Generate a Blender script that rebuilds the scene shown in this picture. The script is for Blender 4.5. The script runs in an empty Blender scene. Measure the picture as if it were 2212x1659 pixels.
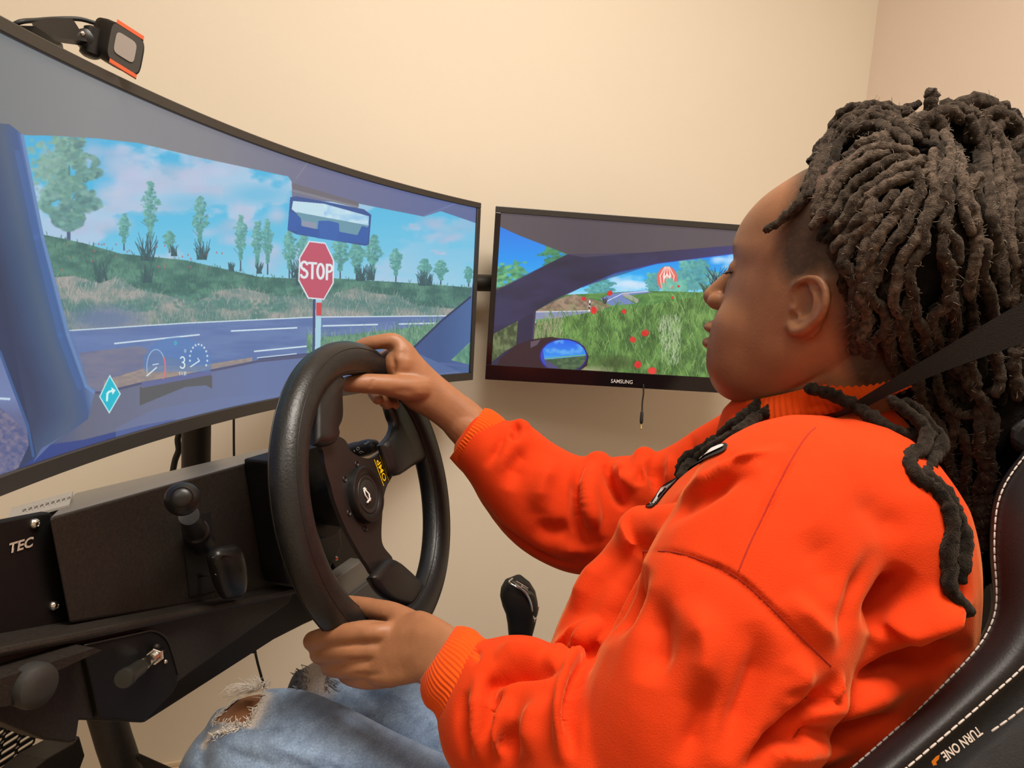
import bpy, math, random
import numpy as np
from mathutils import Vector, Matrix
from mathutils.bvhtree import BVHTree

# ------------------------------------------------------------------ scene, camera, light, exposure
scene = bpy.context.scene
COL = scene.collection
FOC, CX, CY = 1500.0, 1106.0, 829.5          # focal length and centre of a 2212 x 1659 frame
CAMP, CAMR = 0.1275, 0.067                   # pitch down, roll
CAMH = 1.13
EYE = np.array([0.0, 0.0, CAMH])
_CF = np.array([0, math.cos(CAMP), -math.sin(CAMP)])
_u0 = np.array([0, math.sin(CAMP), math.cos(CAMP)])
_CR = math.cos(CAMR) * np.array([1.0, 0, 0]) + math.sin(CAMR) * _u0
_CU = -math.sin(CAMR) * np.array([1.0, 0, 0]) + math.cos(CAMR) * _u0
cam_data = bpy.data.cameras.new('camera')
cam_data.sensor_fit = 'HORIZONTAL'
cam_data.sensor_width = 36.0
cam_data.lens = 36.0 * FOC / 2212.0
cam_data.clip_start = 0.02
cam_data.clip_end = 50
cam = bpy.data.objects.new('camera', cam_data)
COL.objects.link(cam)
cam.matrix_world = Matrix(((_CR[0], _CU[0], -_CF[0], EYE[0]), (_CR[1], _CU[1], -_CF[1], EYE[1]),
                           (_CR[2], _CU[2], -_CF[2], EYE[2]), (0, 0, 0, 1)))
scene.camera = cam

world = bpy.data.worlds.new('world')
scene.world = world
world.use_nodes = True
world.node_tree.nodes['Background'].inputs[0].default_value = (1.0, 0.86, 0.70, 1)
world.node_tree.nodes['Background'].inputs[1].default_value = 0.05
scene.view_settings.view_transform = 'Standard'
scene.view_settings.look = 'None'
scene.view_settings.exposure = 0.0
scene.view_settings.gamma = 1.0
scene.view_settings.use_curve_mapping = False

# room axes: S runs along the back wall to the right, T into the back wall
SV = np.array([0.934, 0.358, 0.0]); TV = np.array([-0.358, 0.934, 0.0])
def ST(s, t, z):
    return SV * s + TV * t + np.array([0, 0, z])
CEIL = 2.6
def area_light(name, s, t, z, sx, sy, power, color=(1.0, 0.925, 0.815)):
    d = bpy.data.lights.new(name, 'AREA'); d.shape = 'RECTANGLE'; d.size = sx; d.size_y = sy
    d.energy = power; d.color = color
    o = bpy.data.objects.new(name, d); COL.objects.link(o)
    o.location = Vector(ST(s, t, z)); o.rotation_euler = (0, 0, math.atan2(SV[1], SV[0]))
    return o
LIGHTS = [(0.42, 0.18, 0.8, 0.6, 43), (-0.9, -0.7, 1.2, 0.6, 9)]
for _k, (s, t, a, b, pw) in enumerate(LIGHTS):
    area_light('ceiling_lamp_light', s, t, CEIL - 0.06, a, b, pw)

# ------------------------------------------------------------------ helpers
rng = np.random.default_rng(7)
random.seed(7)

def P(px, py, z):
    """world point seen at photograph pixel (px, py), z metres along the viewing axis"""
    return EYE + z * (_CF + _CR * ((px - CX) / FOC) - _CU * ((py - CY) / FOC))
def ray(px, py):
    d = _CF + _CR * ((px - CX) / FOC) - _CU * ((py - CY) / FOC)
    return d
def proj(pts):
    q = np.asarray(pts, float) - EYE
    z = q @ _CF
    return CX + FOC * (q @ _CR) / z, CY - FOC * (q @ _CU) / z, z
class Plane:
    def __init__(s, c, n):
        s.c = np.array(c, float); s.n = np.array(n, float) / np.linalg.norm(n)
    def at(s, px, py, off=0.0):
        d = ray(px, py); t = ((s.c + s.n * off - EYE) @ s.n) / (d @ s.n)
        return EYE + d * t
def unit(v):
    v = np.asarray(v, float); return v / (np.linalg.norm(v) + 1e-12)

def catmull(pts, n):
    """smooth resample of a polyline (any dimension) to n points, even in length"""
    pts = np.asarray(pts, float)
    if len(pts) == 2:
        t = np.linspace(0, 1, n)[:, None]; return pts[0] * (1 - t) + pts[1] * t
    ext = np.vstack([2 * pts[0] - pts[1], pts, 2 * pts[-1] - pts[-2]])
    out = []
    m = 12
    for i in range(1, len(ext) - 2):
        p0, p1, p2, p3 = ext[i - 1:i + 3]
        t = np.linspace(0, 1, m, endpoint=False)[:, None]
        out.append(0.5 * (2 * p1 + (p2 - p0) * t + (2 * p0 - 5 * p1 + 4 * p2 - p3) * t**2 + (3 * p1 - p0 - 3 * p2 + p3) * t**3))
    out = np.vstack(out + [pts[-1:]])
    d = np.concatenate([[0], np.cumsum(np.linalg.norm(np.diff(out[:, :min(3, out.shape[1])], axis=0), axis=1))])
    s = np.linspace(0, d[-1], n)
    return np.stack([np.interp(s, d, out[:, k]) for k in range(out.shape[1])], 1)

def make_mesh(name, verts, faces):
    me = bpy.data.meshes.new(name)
    me.from_pydata([tuple(map(float, v)) for v in verts], [], [tuple(int(i) for i in f) for f in faces])
    me.update()
    return me
def obj(name, verts, faces, mat, parent=None, smooth=True, autosmooth=None):
    me = make_mesh(name, verts, faces)
    return link(name, me, mat, parent, smooth, autosmooth)
def link(name, me, mat, parent=None, smooth=True, autosmooth=None):
    o = bpy.data.objects.new(name, me); COL.objects.link(o)
    if mat is not None:
        me.materials.clear()
        for m in (mat if isinstance(mat, (list, tuple)) else [mat]):
            me.materials.append(m)
    if smooth:
        me.polygons.foreach_set('use_smooth', np.ones(len(me.polygons), bool))
        if autosmooth:
            me.set_sharp_from_angle(angle=math.radians(autosmooth))
    if parent is not None:
        o.parent = parent
    return o
def recalc(me):
    import bmesh
    bm = bmesh.new(); bm.from_mesh(me); bmesh.ops.recalc_face_normals(bm, faces=bm.faces); bm.to_mesh(me); bm.free(); me.update()
def bevel(o, w=0.002, seg=2, angle=35):
    m = o.modifiers.new('bevel', 'BEVEL'); m.width = w; m.segments = seg; m.limit_method = 'ANGLE'; m.angle_limit = math.radians(angle)
    return o
def tag(o, label=None, cat=None, group=None, kind=None):
    if label: o['label'] = label
    if cat: o['category'] = cat
    if group: o['group'] = group
    if kind: o['kind'] = kind
    return o
def empty(name, loc, label, cat, group=None):
    o = bpy.data.objects.new(name, None); COL.objects.link(o); o.location = Vector((0, 0, 0))
    o.empty_display_size = 0.05
    tag(o, label, cat, group)
    return o

class MB:
    """collects pieces of geometry that become one mesh object"""
    def __init__(s): s.v = []; s.f = []; s.n = 0
    def add(s, v, f):
        v = np.asarray(v, float)
        s.v.append(v); s.f += [tuple(i + s.n for i in q) for q in f]; s.n += len(v); return s
    def rings(s, R, closed=True, cap=True):
        R = [np.asarray(r, float) for r in R]; m = len(R[0]); f = []
        for i in range(len(R) - 1):
            for j in range(m if closed else m - 1):
                k = (j + 1) % m
                f.append((i * m + j, i * m + k, (i + 1) * m + k, (i + 1) * m + j))
        v = np.vstack(R)
        if cap:
            f.append(tuple(range(m - 1, -1, -1))); f.append(tuple((len(R) - 1) * m + j for j in range(m)))
        return s.add(v, f)
    def tube(s, pts, rad, n=12, cap=True, flat=None, ends=False, closed=False):
        """tube along 3-D pts; rad one value or one per point (or pairs for an oval)"""
        pts = np.asarray(pts, float); k = len(pts)
        rad = np.asarray(rad, float)
        if rad.ndim == 0: rad = np.full(k, float(rad))
        if rad.ndim == 1: rad = np.stack([rad, rad], 1)
        if ends:   # rounded ends
            d0 = unit(pts[0] - pts[1]); d1 = unit(pts[-1] - pts[-2])
            A = [(0.98, .2), (0.75, .66), (.4, .92)]
            pre = [(pts[0] + d0 * rad[0].mean() * a, rad[0] * b) for a, b in A]
            post = [(pts[-1] + d1 * rad[-1].mean() * a, rad[-1] * b) for a, b in A[::-1]]
            pts = np.vstack([[p for p, _ in pre], pts, [p for p, _ in post]])
            rad = np.vstack([[r for _, r in pre], rad, [r for _, r in post]]); k = len(pts)
        T = np.gradient(pts, axis=0)
        if closed: T = np.roll(pts, -1, 0) - np.roll(pts, 1, 0)
        T /= np.linalg.norm(T, axis=1)[:, None] + 1e-12
        up = np.array([0, 0, 1.0]) if flat is None else np.asarray(flat, float)
        if flat is None and abs(T[0] @ up) > .9: up = np.array([0, 1.0, 0])
        a = np.linspace(0, 2 * np.pi, n, endpoint=False)
        R = []; N = unit(np.cross(np.cross(T[0], up), T[0]))
        for i in range(k):
            if flat is not None: N = unit(np.cross(np.cross(T[i], up), T[i]))
            else: N = unit(N - T[i] * (N @ T[i]))
            B = np.cross(T[i], N)
            R.append(pts[i] + np.cos(a)[:, None] * N * rad[i, 0] + np.sin(a)[:, None] * B * rad[i, 1])
        if closed: R.append(R[0]); return s.rings(R, cap=False)
        return s.rings(R, cap=cap)
    def prism(s, poly, off):
        """polygon (3-D points) extruded by a vector"""
        a = np.asarray(poly, float); m = len(a); b = a + np.asarray(off, float)
        f = [tuple(range(m)), tuple(range(2 * m - 1, m - 1, -1))]
        f += [(i, m + i, m + (i + 1) % m, (i + 1) % m) for i in range(m)]
        return s.add(np.vstack([a, b]), f)
    def box(s, c, ax, ay, az):
        """box by centre and three half-axis vectors"""
        c, ax, ay, az = (np.asarray(q, float) for q in (c, ax, ay, az))
        v = [c + i * ax + j * ay + k * az for k in (-1, 1) for i, j in ((-1, -1), (1, -1), (1, 1), (-1, 1))]
        return s.add(v, [(3, 2, 1, 0), (4, 5, 6, 7), (0, 1, 5, 4), (1, 2, 6, 5), (2, 3, 7, 6), (3, 0, 4, 7)])
    def lathe(s, c, axis, prof, n=24, cap=True, up=None):
        """profile [(along, radius)] turned about an axis"""
        axis = unit(axis); u = unit(np.cross(axis, [0.31, 0.2, 0.93] if up is None else up)); w = np.cross(axis, u)
        a = np.linspace(0, 2 * np.pi, n, endpoint=False)
        R = [np.asarray(c, float) + axis * h + r * (np.cos(a)[:, None] * u + np.sin(a)[:, None] * w) for h, r in prof]
        return s.rings(R, cap=cap)
    def ball(s, c, r, n=16, axes=None):
        r = np.ones(3) * r; A = np.eye(3) if axes is None else np.asarray(axes, float)
        R = []
        a = np.linspace(0, 2 * np.pi, n, endpoint=False)
        for t in np.linspace(0.12, math.pi - 0.12, n // 2):
            q = np.stack([np.sin(t) * np.cos(a) * r[0], np.sin(t) * np.sin(a) * r[1], np.full(n, np.cos(t) * r[2])], 1)
            R.append(np.asarray(c, float) + q @ A)
        return s.rings(R)
    def build(s, name, mat, parent=None, smooth=True, autosmooth=None, fix=True):
        o = obj(name, np.vstack(s.v), s.f, mat, None, False)
        if fix: recalc(o.data)
        if smooth:
            o.data.polygons.foreach_set('use_smooth', np.ones(len(o.data.polygons), bool))
            if autosmooth: o.data.set_sharp_from_angle(angle=math.radians(autosmooth))
        if parent is not None: o.parent = parent
        return o

def copy_part(o, parent, offset=(0, 0, 0)):
    c = o.copy(); COL.objects.link(c); c.parent = parent; c.location = o.location + Vector(offset); return c

def text_mesh(name, body, mat, parent, origin, xdir, ydir, size, depth=0.0004, align='CENTER', shear=0.0, bold=0.0):
    cu = bpy.data.curves.new(name, 'FONT'); cu.body = body; cu.size = 1.0; cu.align_x = align; cu.align_y = 'CENTER'
    cu.extrude = 0.0; cu.shear = shear; cu.offset = bold; cu.resolution_u = 3
    t = bpy.data.objects.new(name, cu); COL.objects.link(t)
    dg = bpy.context.evaluated_depsgraph_get()
    me = bpy.data.meshes.new_from_object(t.evaluated_get(dg))
    bpy.data.objects.remove(t); bpy.data.curves.remove(cu)
    n = len(me.vertices); co = np.zeros(n * 3); me.vertices.foreach_get('co', co); co = co.reshape(-1, 3)
    x = np.asarray(xdir, float); y = np.asarray(ydir, float); z = unit(np.cross(x, y))
    sx, sy = (size, size) if np.isscalar(size) else size
    w = np.asarray(origin, float) + co[:, :1] * unit(x) * sx + co[:, 1:2] * unit(y) * sy + z * depth
    me.vertices.foreach_set('co', w.ravel()); me.update(); me.name = name
    return link(name, me, mat, parent, False)

# ------------------------------------------------------------------ materials
def lin(c):
    c = np.asarray(c, float) / (255.0 if max(c) > 1.001 else 1.0)
    return tuple(np.where(c <= 0.04045, c / 12.92, ((c + 0.055) / 1.055) ** 2.4))
def mat(name, rgb, rough=0.5, metal=0.0, var=0.0, vscale=30.0, bump=0.0, bscale=200.0, sheen=0.0, coat=0.0, spec=0.5, detail=4.0, emit=None, stretch=None, sss=0.0):
    """procedural principled material; rgb is linear"""
    m = bpy.data.materials.new(name); m.use_nodes = True
    nt = m.node_tree; b = nt.nodes['Principled BSDF']
    b.inputs['Base Color'].default_value = (*rgb, 1); b.inputs['Roughness'].default_value = rough
    b.inputs['Metallic'].default_value = metal; b.inputs['Specular IOR Level'].default_value = spec
    b.inputs['Sheen Weight'].default_value = sheen; b.inputs['Coat Weight'].default_value = coat
    if sheen: b.inputs['Sheen Roughness'].default_value = 0.4
    if sss:
        b.inputs['Subsurface Weight'].default_value = sss; b.inputs['Subsurface Scale'].default_value = 0.004
        b.inputs['Subsurface Radius'].default_value = (1.0, 0.4, 0.2)
    if emit: b.inputs['Emission Color'].default_value = (*emit[0], 1); b.inputs['Emission Strength'].default_value = emit[1]
    tc = nt.nodes.new('ShaderNodeTexCoord'); src = tc.outputs['Object']
    if stretch:
        mp = nt.nodes.new('ShaderNodeMapping'); mp.inputs['Scale'].default_value = stretch
        nt.links.new(src, mp.inputs['Vector']); src = mp.outputs['Vector']
    if var:
        n = nt.nodes.new('ShaderNodeTexNoise'); n.inputs['Scale'].default_value = vscale; n.inputs['Detail'].default_value = detail
        nt.links.new(src, n.inputs['Vector'])
        r = nt.nodes.new('ShaderNodeValToRGB')
        r.color_ramp.elements[0].position = 0.3; r.color_ramp.elements[1].position = 0.7
        r.color_ramp.elements[0].color = (*[c * (1 - var) for c in rgb], 1); r.color_ramp.elements[1].color = (*[min(1, c * (1 + var)) for c in rgb], 1)
        nt.links.new(n.outputs['Fac'], r.inputs['Fac']); nt.links.new(r.outputs['Color'], b.inputs['Base Color'])
    if bump:
        n2 = nt.nodes.new('ShaderNodeTexNoise'); n2.inputs['Scale'].default_value = bscale; n2.inputs['Detail'].default_value = 3
        nt.links.new(src, n2.inputs['Vector'])
        bp = nt.nodes.new('ShaderNodeBump'); bp.inputs['Strength'].default_value = bump; bp.inputs['Distance'].default_value = 0.002
        nt.links.new(n2.outputs['Fac'], bp.inputs['Height']); nt.links.new(bp.outputs['Normal'], b.inputs['Normal'])
    return m

M = {}
M['wall'] = mat('painted_wall', (0.80, 0.71, 0.58), 0.75, var=0.012, vscale=2.5, bump=0.05, bscale=260)
M['wall2'] = mat('painted_wall_pink', (0.76, 0.63, 0.52), 0.75, var=0.012, vscale=2.5, bump=0.05, bscale=260)
M['ceiling'] = mat('ceiling_paint', lin((238, 228, 212)), 0.8, var=0.01)
M['floor'] = mat('floor_vinyl', lin((150, 132, 112)), 0.5, var=0.1, vscale=6)
M['skirting'] = mat('skirting_paint', lin((226, 206, 176)), 0.5, var=0.02)
M['black'] = mat('satin_black_plastic', (0.009, 0.008, 0.0075), 0.38, bump=0.04, bscale=500, spec=0.4)
M['black_soft'] = mat('matte_black_plastic', (0.018, 0.015, 0.013), 0.55, bump=0.06, bscale=700, spec=0.35)
M['powder'] = mat('black_powder_coat', (0.018, 0.014, 0.011), 0.5, var=0.3, vscale=400, bump=0.15, bscale=900, spec=0.35)
M['powder_dark'] = mat('dark_powder_coat', (0.0045, 0.004, 0.004), 0.5, bump=0.1, bscale=900, spec=0.3)
M['ledge'] = mat('lit_ledge_coat', (0.12, 0.11, 0.10), 0.33, bump=0.05, bscale=900, spec=0.8)  # black coat on top faces, reflected light put into a paler base
M['grey'] = mat('grey_coat', (0.22, 0.20, 0.17), 0.45, bump=0.05, bscale=700)
M['bezel'] = mat('monitor_bezel', (0.035, 0.031, 0.028), 0.35, bump=0.02, bscale=600)
M['bezel_gloss'] = mat('glossy_bezel', (0.010, 0.006, 0.007), 0.12, spec=0.5)
M['rubber'] = mat('black_rubber', (0.012, 0.012, 0.012), 0.6, bump=0.05)
M['leather'] = mat('black_leather', (0.011, 0.0105, 0.0105), 0.38, var=0.15, vscale=90, bump=0.16, bscale=380, spec=0.45)
M['pad'] = mat('black_grip_rubber', (0.010, 0.0085, 0.0085), 0.42, bump=0.08, bscale=600)
M['plate'] = mat('anodised_spoke_plate', (0.013, 0.0095, 0.009), 0.45, bump=0.05, bscale=900)
M['steel'] = mat('bright_steel', (0.72, 0.68, 0.62), 0.22, metal=1.0, bump=0.03, bscale=300)
M['chrome'] = mat('chrome', (0.80, 0.78, 0.74), 0.08, metal=1.0)
M['gold'] = mat('gold_contact', (0.80, 0.58, 0.25), 0.2, metal=1.0)
M['white'] = mat('white_print', lin((232, 226, 220)), 0.6)
M['greyprint'] = mat('grey_print', lin((178, 162, 148)), 0.5)
M['yellow'] = mat('yellow_print', lin((250, 205, 10)), 0.5)
M['orangeprint'] = mat('orange_print', lin((235, 130, 20)), 0.5)
# ------------------------------------------------------------------ room shell
WT, WS = 1.55, 1.585            # back wall distance, right wall position
SL, TN = -2.4, -2.0             # left wall, wall behind the viewpoint
def slab(name, c, hx, hy, hz, m):
    o = MB().box(c, SV * hx, TV * hy, np.array([0, 0, hz])).build(name, m, smooth=False); tag(o, kind='structure'); return o
cs, ct = (SL + WS) / 2, (TN + WT) / 2
slab('floor', ST(cs, ct, -0.05), (WS - SL) / 2 + .1, (WT - TN) / 2 + .1, 0.05, M['floor'])
slab('ceiling', ST(cs, ct, CEIL + 0.05), (WS - SL) / 2 + .1, (WT - TN) / 2 + .1, 0.05, M['ceiling'])
slab('wall_back', ST(cs, WT + 0.05, CEIL / 2), (WS - SL) / 2 + .1, 0.05, CEIL / 2, M['wall'])
slab('wall_right', ST(WS + 0.05, ct, CEIL / 2), 0.05, (WT - TN) / 2, CEIL / 2, M['wall2'])
slab('wall_left', ST(SL - 0.05, ct, CEIL / 2), 0.05, (WT - TN) / 2, CEIL / 2, M['wall'])
slab('wall_front', ST(cs, TN - 0.05, CEIL / 2), (WS - SL) / 2 + .1, 0.05, CEIL / 2, M['wall'])
b = MB()
for z0, z1, d in ((0.0, 0.060, 0.014), (0.060, 0.072, 0.008)):
    b.box(ST(cs, WT - d / 2, (z0 + z1) / 2), SV * (WS - SL) / 2, TV * d / 2, np.array([0, 0, (z1 - z0) / 2]))
o = b.build('baseboard_back', M['skirting'], smooth=False); tag(o, kind='structure'); bevel(o, 0.003)
# ceiling lamp housings (above the frame)
M['lamp_glow'] = mat('lamp_diffuser', (0.9, 0.9, 0.9), 0.6)
M['lamp_glow'].node_tree.nodes['Principled BSDF'].inputs['Emission Color'].default_value = (1, .91, .79, 1)
M['lamp_glow'].node_tree.nodes['Principled BSDF'].inputs['Emission Strength'].default_value = 1.5
for k, (s, t, a, bb, pw) in enumerate(LIGHTS):
    lamp = empty('ceiling_lamp', ST(s, t, CEIL), ['flat ceiling lamp panel above the driving rig', 'flat ceiling lamp panel behind the driving seat'][k], 'lamp')
    MB().box(ST(s, t, CEIL - 0.02), SV * (a / 2 + .03), TV * (bb / 2 + .03), np.array([0, 0, .02])).build('lamp_frame', M['white'], lamp, smooth=False)
    MB().box(ST(s, t, CEIL - 0.045), SV * a / 2, TV * bb / 2, np.array([0, 0, .005])).build('diffuser', M['lamp_glow'], lamp, smooth=False)
# ------------------------------------------------------------------ painted pictures that the two displays show
def vnoise(x, y, seed=0):
    xi = np.floor(x).astype(np.int64); yi = np.floor(y).astype(np.int64); xf = x - xi; yf = y - yi
    def h(a, b):
        n = (a * 374761393 + b * 668265263 + seed * 974634213) & 0x7fffffff
        n = ((n ^ (n >> 13)) * 1274126177) & 0x7fffffff
        return ((n ^ (n >> 16)) & 0xffff) / 65535.0
    u = xf * xf * (3 - 2 * xf); v = yf * yf * (3 - 2 * yf)
    return (h(xi, yi) * (1 - u) + h(xi + 1, yi) * u) * (1 - v) + (h(xi, yi + 1) * (1 - u) + h(xi + 1, yi + 1) * u) * v
def fbm(x, y, oct=4, seed=0):
    a, s, t = 0.5, 0.0, 0.0
    for k in range(oct):
        s = s + a * vnoise(x * 2**k, y * 2**k, seed + k); t += a; a *= .5
    return s / t
class Canvas:
    def __init__(s, x0, y0, x1, y1, sc):
        s.x0, s.y0, s.sc = x0, y0, sc; s.w = int((x1 - x0) * sc); s.h = int((y1 - y0) * sc)
        s.X, s.Y = np.meshgrid(x0 + (np.arange(s.w) + .5) / sc, y0 + (np.arange(s.h) + .5) / sc)
        s.a = np.zeros((s.h, s.w, 3))
    def win(s, xa, ya, xb, yb):
        i0 = max(0, int((ya - s.y0) * s.sc)); i1 = min(s.h, int((yb - s.y0) * s.sc) + 2)
        j0 = max(0, int((xa - s.x0) * s.sc)); j1 = min(s.w, int((xb - s.x0) * s.sc) + 2)
        return (slice(i0, i1), slice(j0, j1)) if i1 > i0 and j1 > j0 else None
    def put(s, w, m, col):
        c = np.asarray(col, float)
        if c.ndim == 1: c = c / 255.0
        s.a[w] = s.a[w] * (1 - m[..., None]) + c * m[..., None]
    def pmask(s, w, poly):
        X, Y = s.X[w], s.Y[w]; m = np.zeros(X.shape, bool); p = np.asarray(poly, float)
        for (xa, ya), (xb, yb) in zip(p, np.roll(p, -1, 0)):
            if ya != yb: m ^= ((ya > Y) != (yb > Y)) & (X < (xb - xa) * (Y - ya) / (yb - ya) + xa)
        return m
    def poly(s, poly, col, alpha=1.0, soft=0):
        p = np.asarray(poly, float); w = s.win(p[:, 0].min() - 2, p[:, 1].min() - 2, p[:, 0].max() + 2, p[:, 1].max() + 2)
        if w is None: return
        m = s.pmask(w, p).astype(float) * alpha
        s.put(w, m, col(s.X[w], s.Y[w]) / 255.0 if callable(col) else col)
    def ell(s, x, y, rx, ry, col, alpha=1.0, soft=.15):
        w = s.win(x - rx * 1.3, y - ry * 1.3, x + rx * 1.3, y + ry * 1.3)
        if w is None: return
        d = np.hypot((s.X[w] - x) / rx, (s.Y[w] - y) / ry)
        s.put(w, np.clip((1 + soft - d) / (2 * soft), 0, 1) * alpha, col)
    def line(s, pts, wd, col, alpha=1.0, wd2=None):
        for (xa, ya), (xb, yb) in zip(pts[:-1], pts[1:]):
            w = s.win(min(xa, xb) - wd - 1, min(ya, yb) - wd - 1, max(xa, xb) + wd + 1, max(ya, yb) + wd + 1)
            if w is None: continue
            dx, dy = xb - xa, yb - ya; L = dx * dx + dy * dy + 1e-9
            t = np.clip(((s.X[w] - xa) * dx + (s.Y[w] - ya) * dy) / L, 0, 1)
            d = np.hypot(s.X[w] - xa - t * dx, s.Y[w] - ya - t * dy)
            hw = wd / 2 if wd2 is None else (wd + (wd2 - wd) * t) / 2
            s.put(w, np.clip((hw - d) * s.sc + .5, 0, 1) * alpha, col)
    def texture(s, mask_poly, colA, colB, sx, sy, seed=0, alpha=1.0, thr=None, shear=0.0):
        p = np.asarray(mask_poly, float); w = s.win(p[:, 0].min(), p[:, 1].min(), p[:, 0].max(), p[:, 1].max())
        m = s.pmask(w, p).astype(float); n = fbm((s.X[w] + shear * s.Y[w]) / sx, s.Y[w] / sy, 4, seed)
        n = np.clip((n - .3) / .4, 0, 1) if thr is None else np.clip((n - thr) / .08, 0, 1)
        if thr is None: s.put(w, m * alpha, (np.asarray(colA) + (np.asarray(colB) - np.asarray(colA)) * n[..., None]) / 255.0)
        else: s.put(w, m * n * alpha, colA)
def rr(a, b): return random.uniform(a, b)
def jig(c, d): 
    k = rr(-d, d); return [max(0, min(255, v + k + rr(-d, d) * .4)) for v in c]
def tree(cv, x, top, base, hw, light, dark, n=260, trunk=(70, 80, 100), shape='tall', tw=5):
    H = base - top
    cv.line([(x, base), (x + rr(-2, 2), top + H * .25)], tw, trunk, .95, tw * .35)
    for k in range(6):
        y = rr(top + H * .3, top + H * .7); cv.line([(x, y + 8), (x + rr(-hw, hw) * .7, y - rr(4, 14))], tw * .3, trunk, .7)
    ph = [rr(0, 6.28) for _ in range(4)]
    for k in range(n * 3):
        t = rr(0, 1) ** .8
        if shape == 'tall': e = math.sin(min(1, t * 1.15 + .08) * math.pi) ** .6 * (.45 + .55 * t)
        elif shape == 'round': e = max(.6 * (t < .97), math.sqrt(max(0, 1 - (2 * t - 1) ** 2)))
        else: e = .25 + .75 * t
        e *= .78 + .22 * math.sin(t * 15 + ph[0]) + .12 * math.sin(t * 37 + ph[1])
        u = rr(-1, 1)
        if math.sin(u * 6 + t * 9 + ph[2]) * math.sin(u * 3 - t * 13 + ph[3]) > .55: continue
        xx = x + hw * e * u + rr(-2, 2); yy = top + (H * (.8 if shape != 'bush' else 1)) * t
        f = rr(0, 1) * .65 + .35 * (1 - t) * (.5 - .5 * u)
        c = [d + (l - d) * f for l, d in zip(light, dark)]
        r = rr(.03, .075) * hw + .8
        cv.ell(xx, yy, r * rr(.8, 1.6), r * rr(.7, 1.1), jig(c, 10), rr(.5, .95), .4)
def spiky(cv, x, y, h, n, col, lean=.5, wd=2.0):
    for k in range(n):
        a = rr(-lean, lean); cv.line([(x + rr(-.25, .25) * h, y), (x + a * h, y - h * rr(.5, 1))], wd, jig(col, 8), .9, .8)
def blades(cv, poly, n, h, cols, wd=1.3, lean=.45):
    p = np.asarray(poly, float); x0, y0 = p.min(0); x1, y1 = p.max(0)
    for k in range(n):
        x, y = rr(x0, x1), rr(y0, y1)
        j = False
        for (xa, ya), (xb, yb) in zip(p, np.roll(p, -1, 0)):
            if (ya > y) != (yb > y) and x < (xb - xa) * (y - ya) / (yb - ya) + xa: j = not j
        if not j: continue
        hh = h * rr(.5, 1.3); l = rr(-lean, lean) * hh
        cv.line([(x, y), (x + l * .4, y - hh * .6), (x + l, y - hh)], wd, jig(random.choice(cols), 12), rr(.4, .9), wd * .6)
def arc(cx, cy, rx, ry, a0, a1, n=14):
    return [(cx + rx * math.cos(math.radians(a0 + (a1 - a0) * i / n)), cy - ry * math.sin(math.radians(a0 + (a1 - a0) * i / n))) for i in range(n + 1)]
def grad(xs, cols):
    xs = np.asarray(xs, float); cols = np.asarray(cols, float)
    return lambda X, Y: np.stack([np.interp(X, xs, cols[:, k]) for k in range(3)], -1)
def vgrad(ys, cols):
    ys = np.asarray(ys, float); cols = np.asarray(cols, float)
    return lambda X, Y: np.stack([np.interp(Y, ys, cols[:, k]) for k in range(3)], -1)

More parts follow.
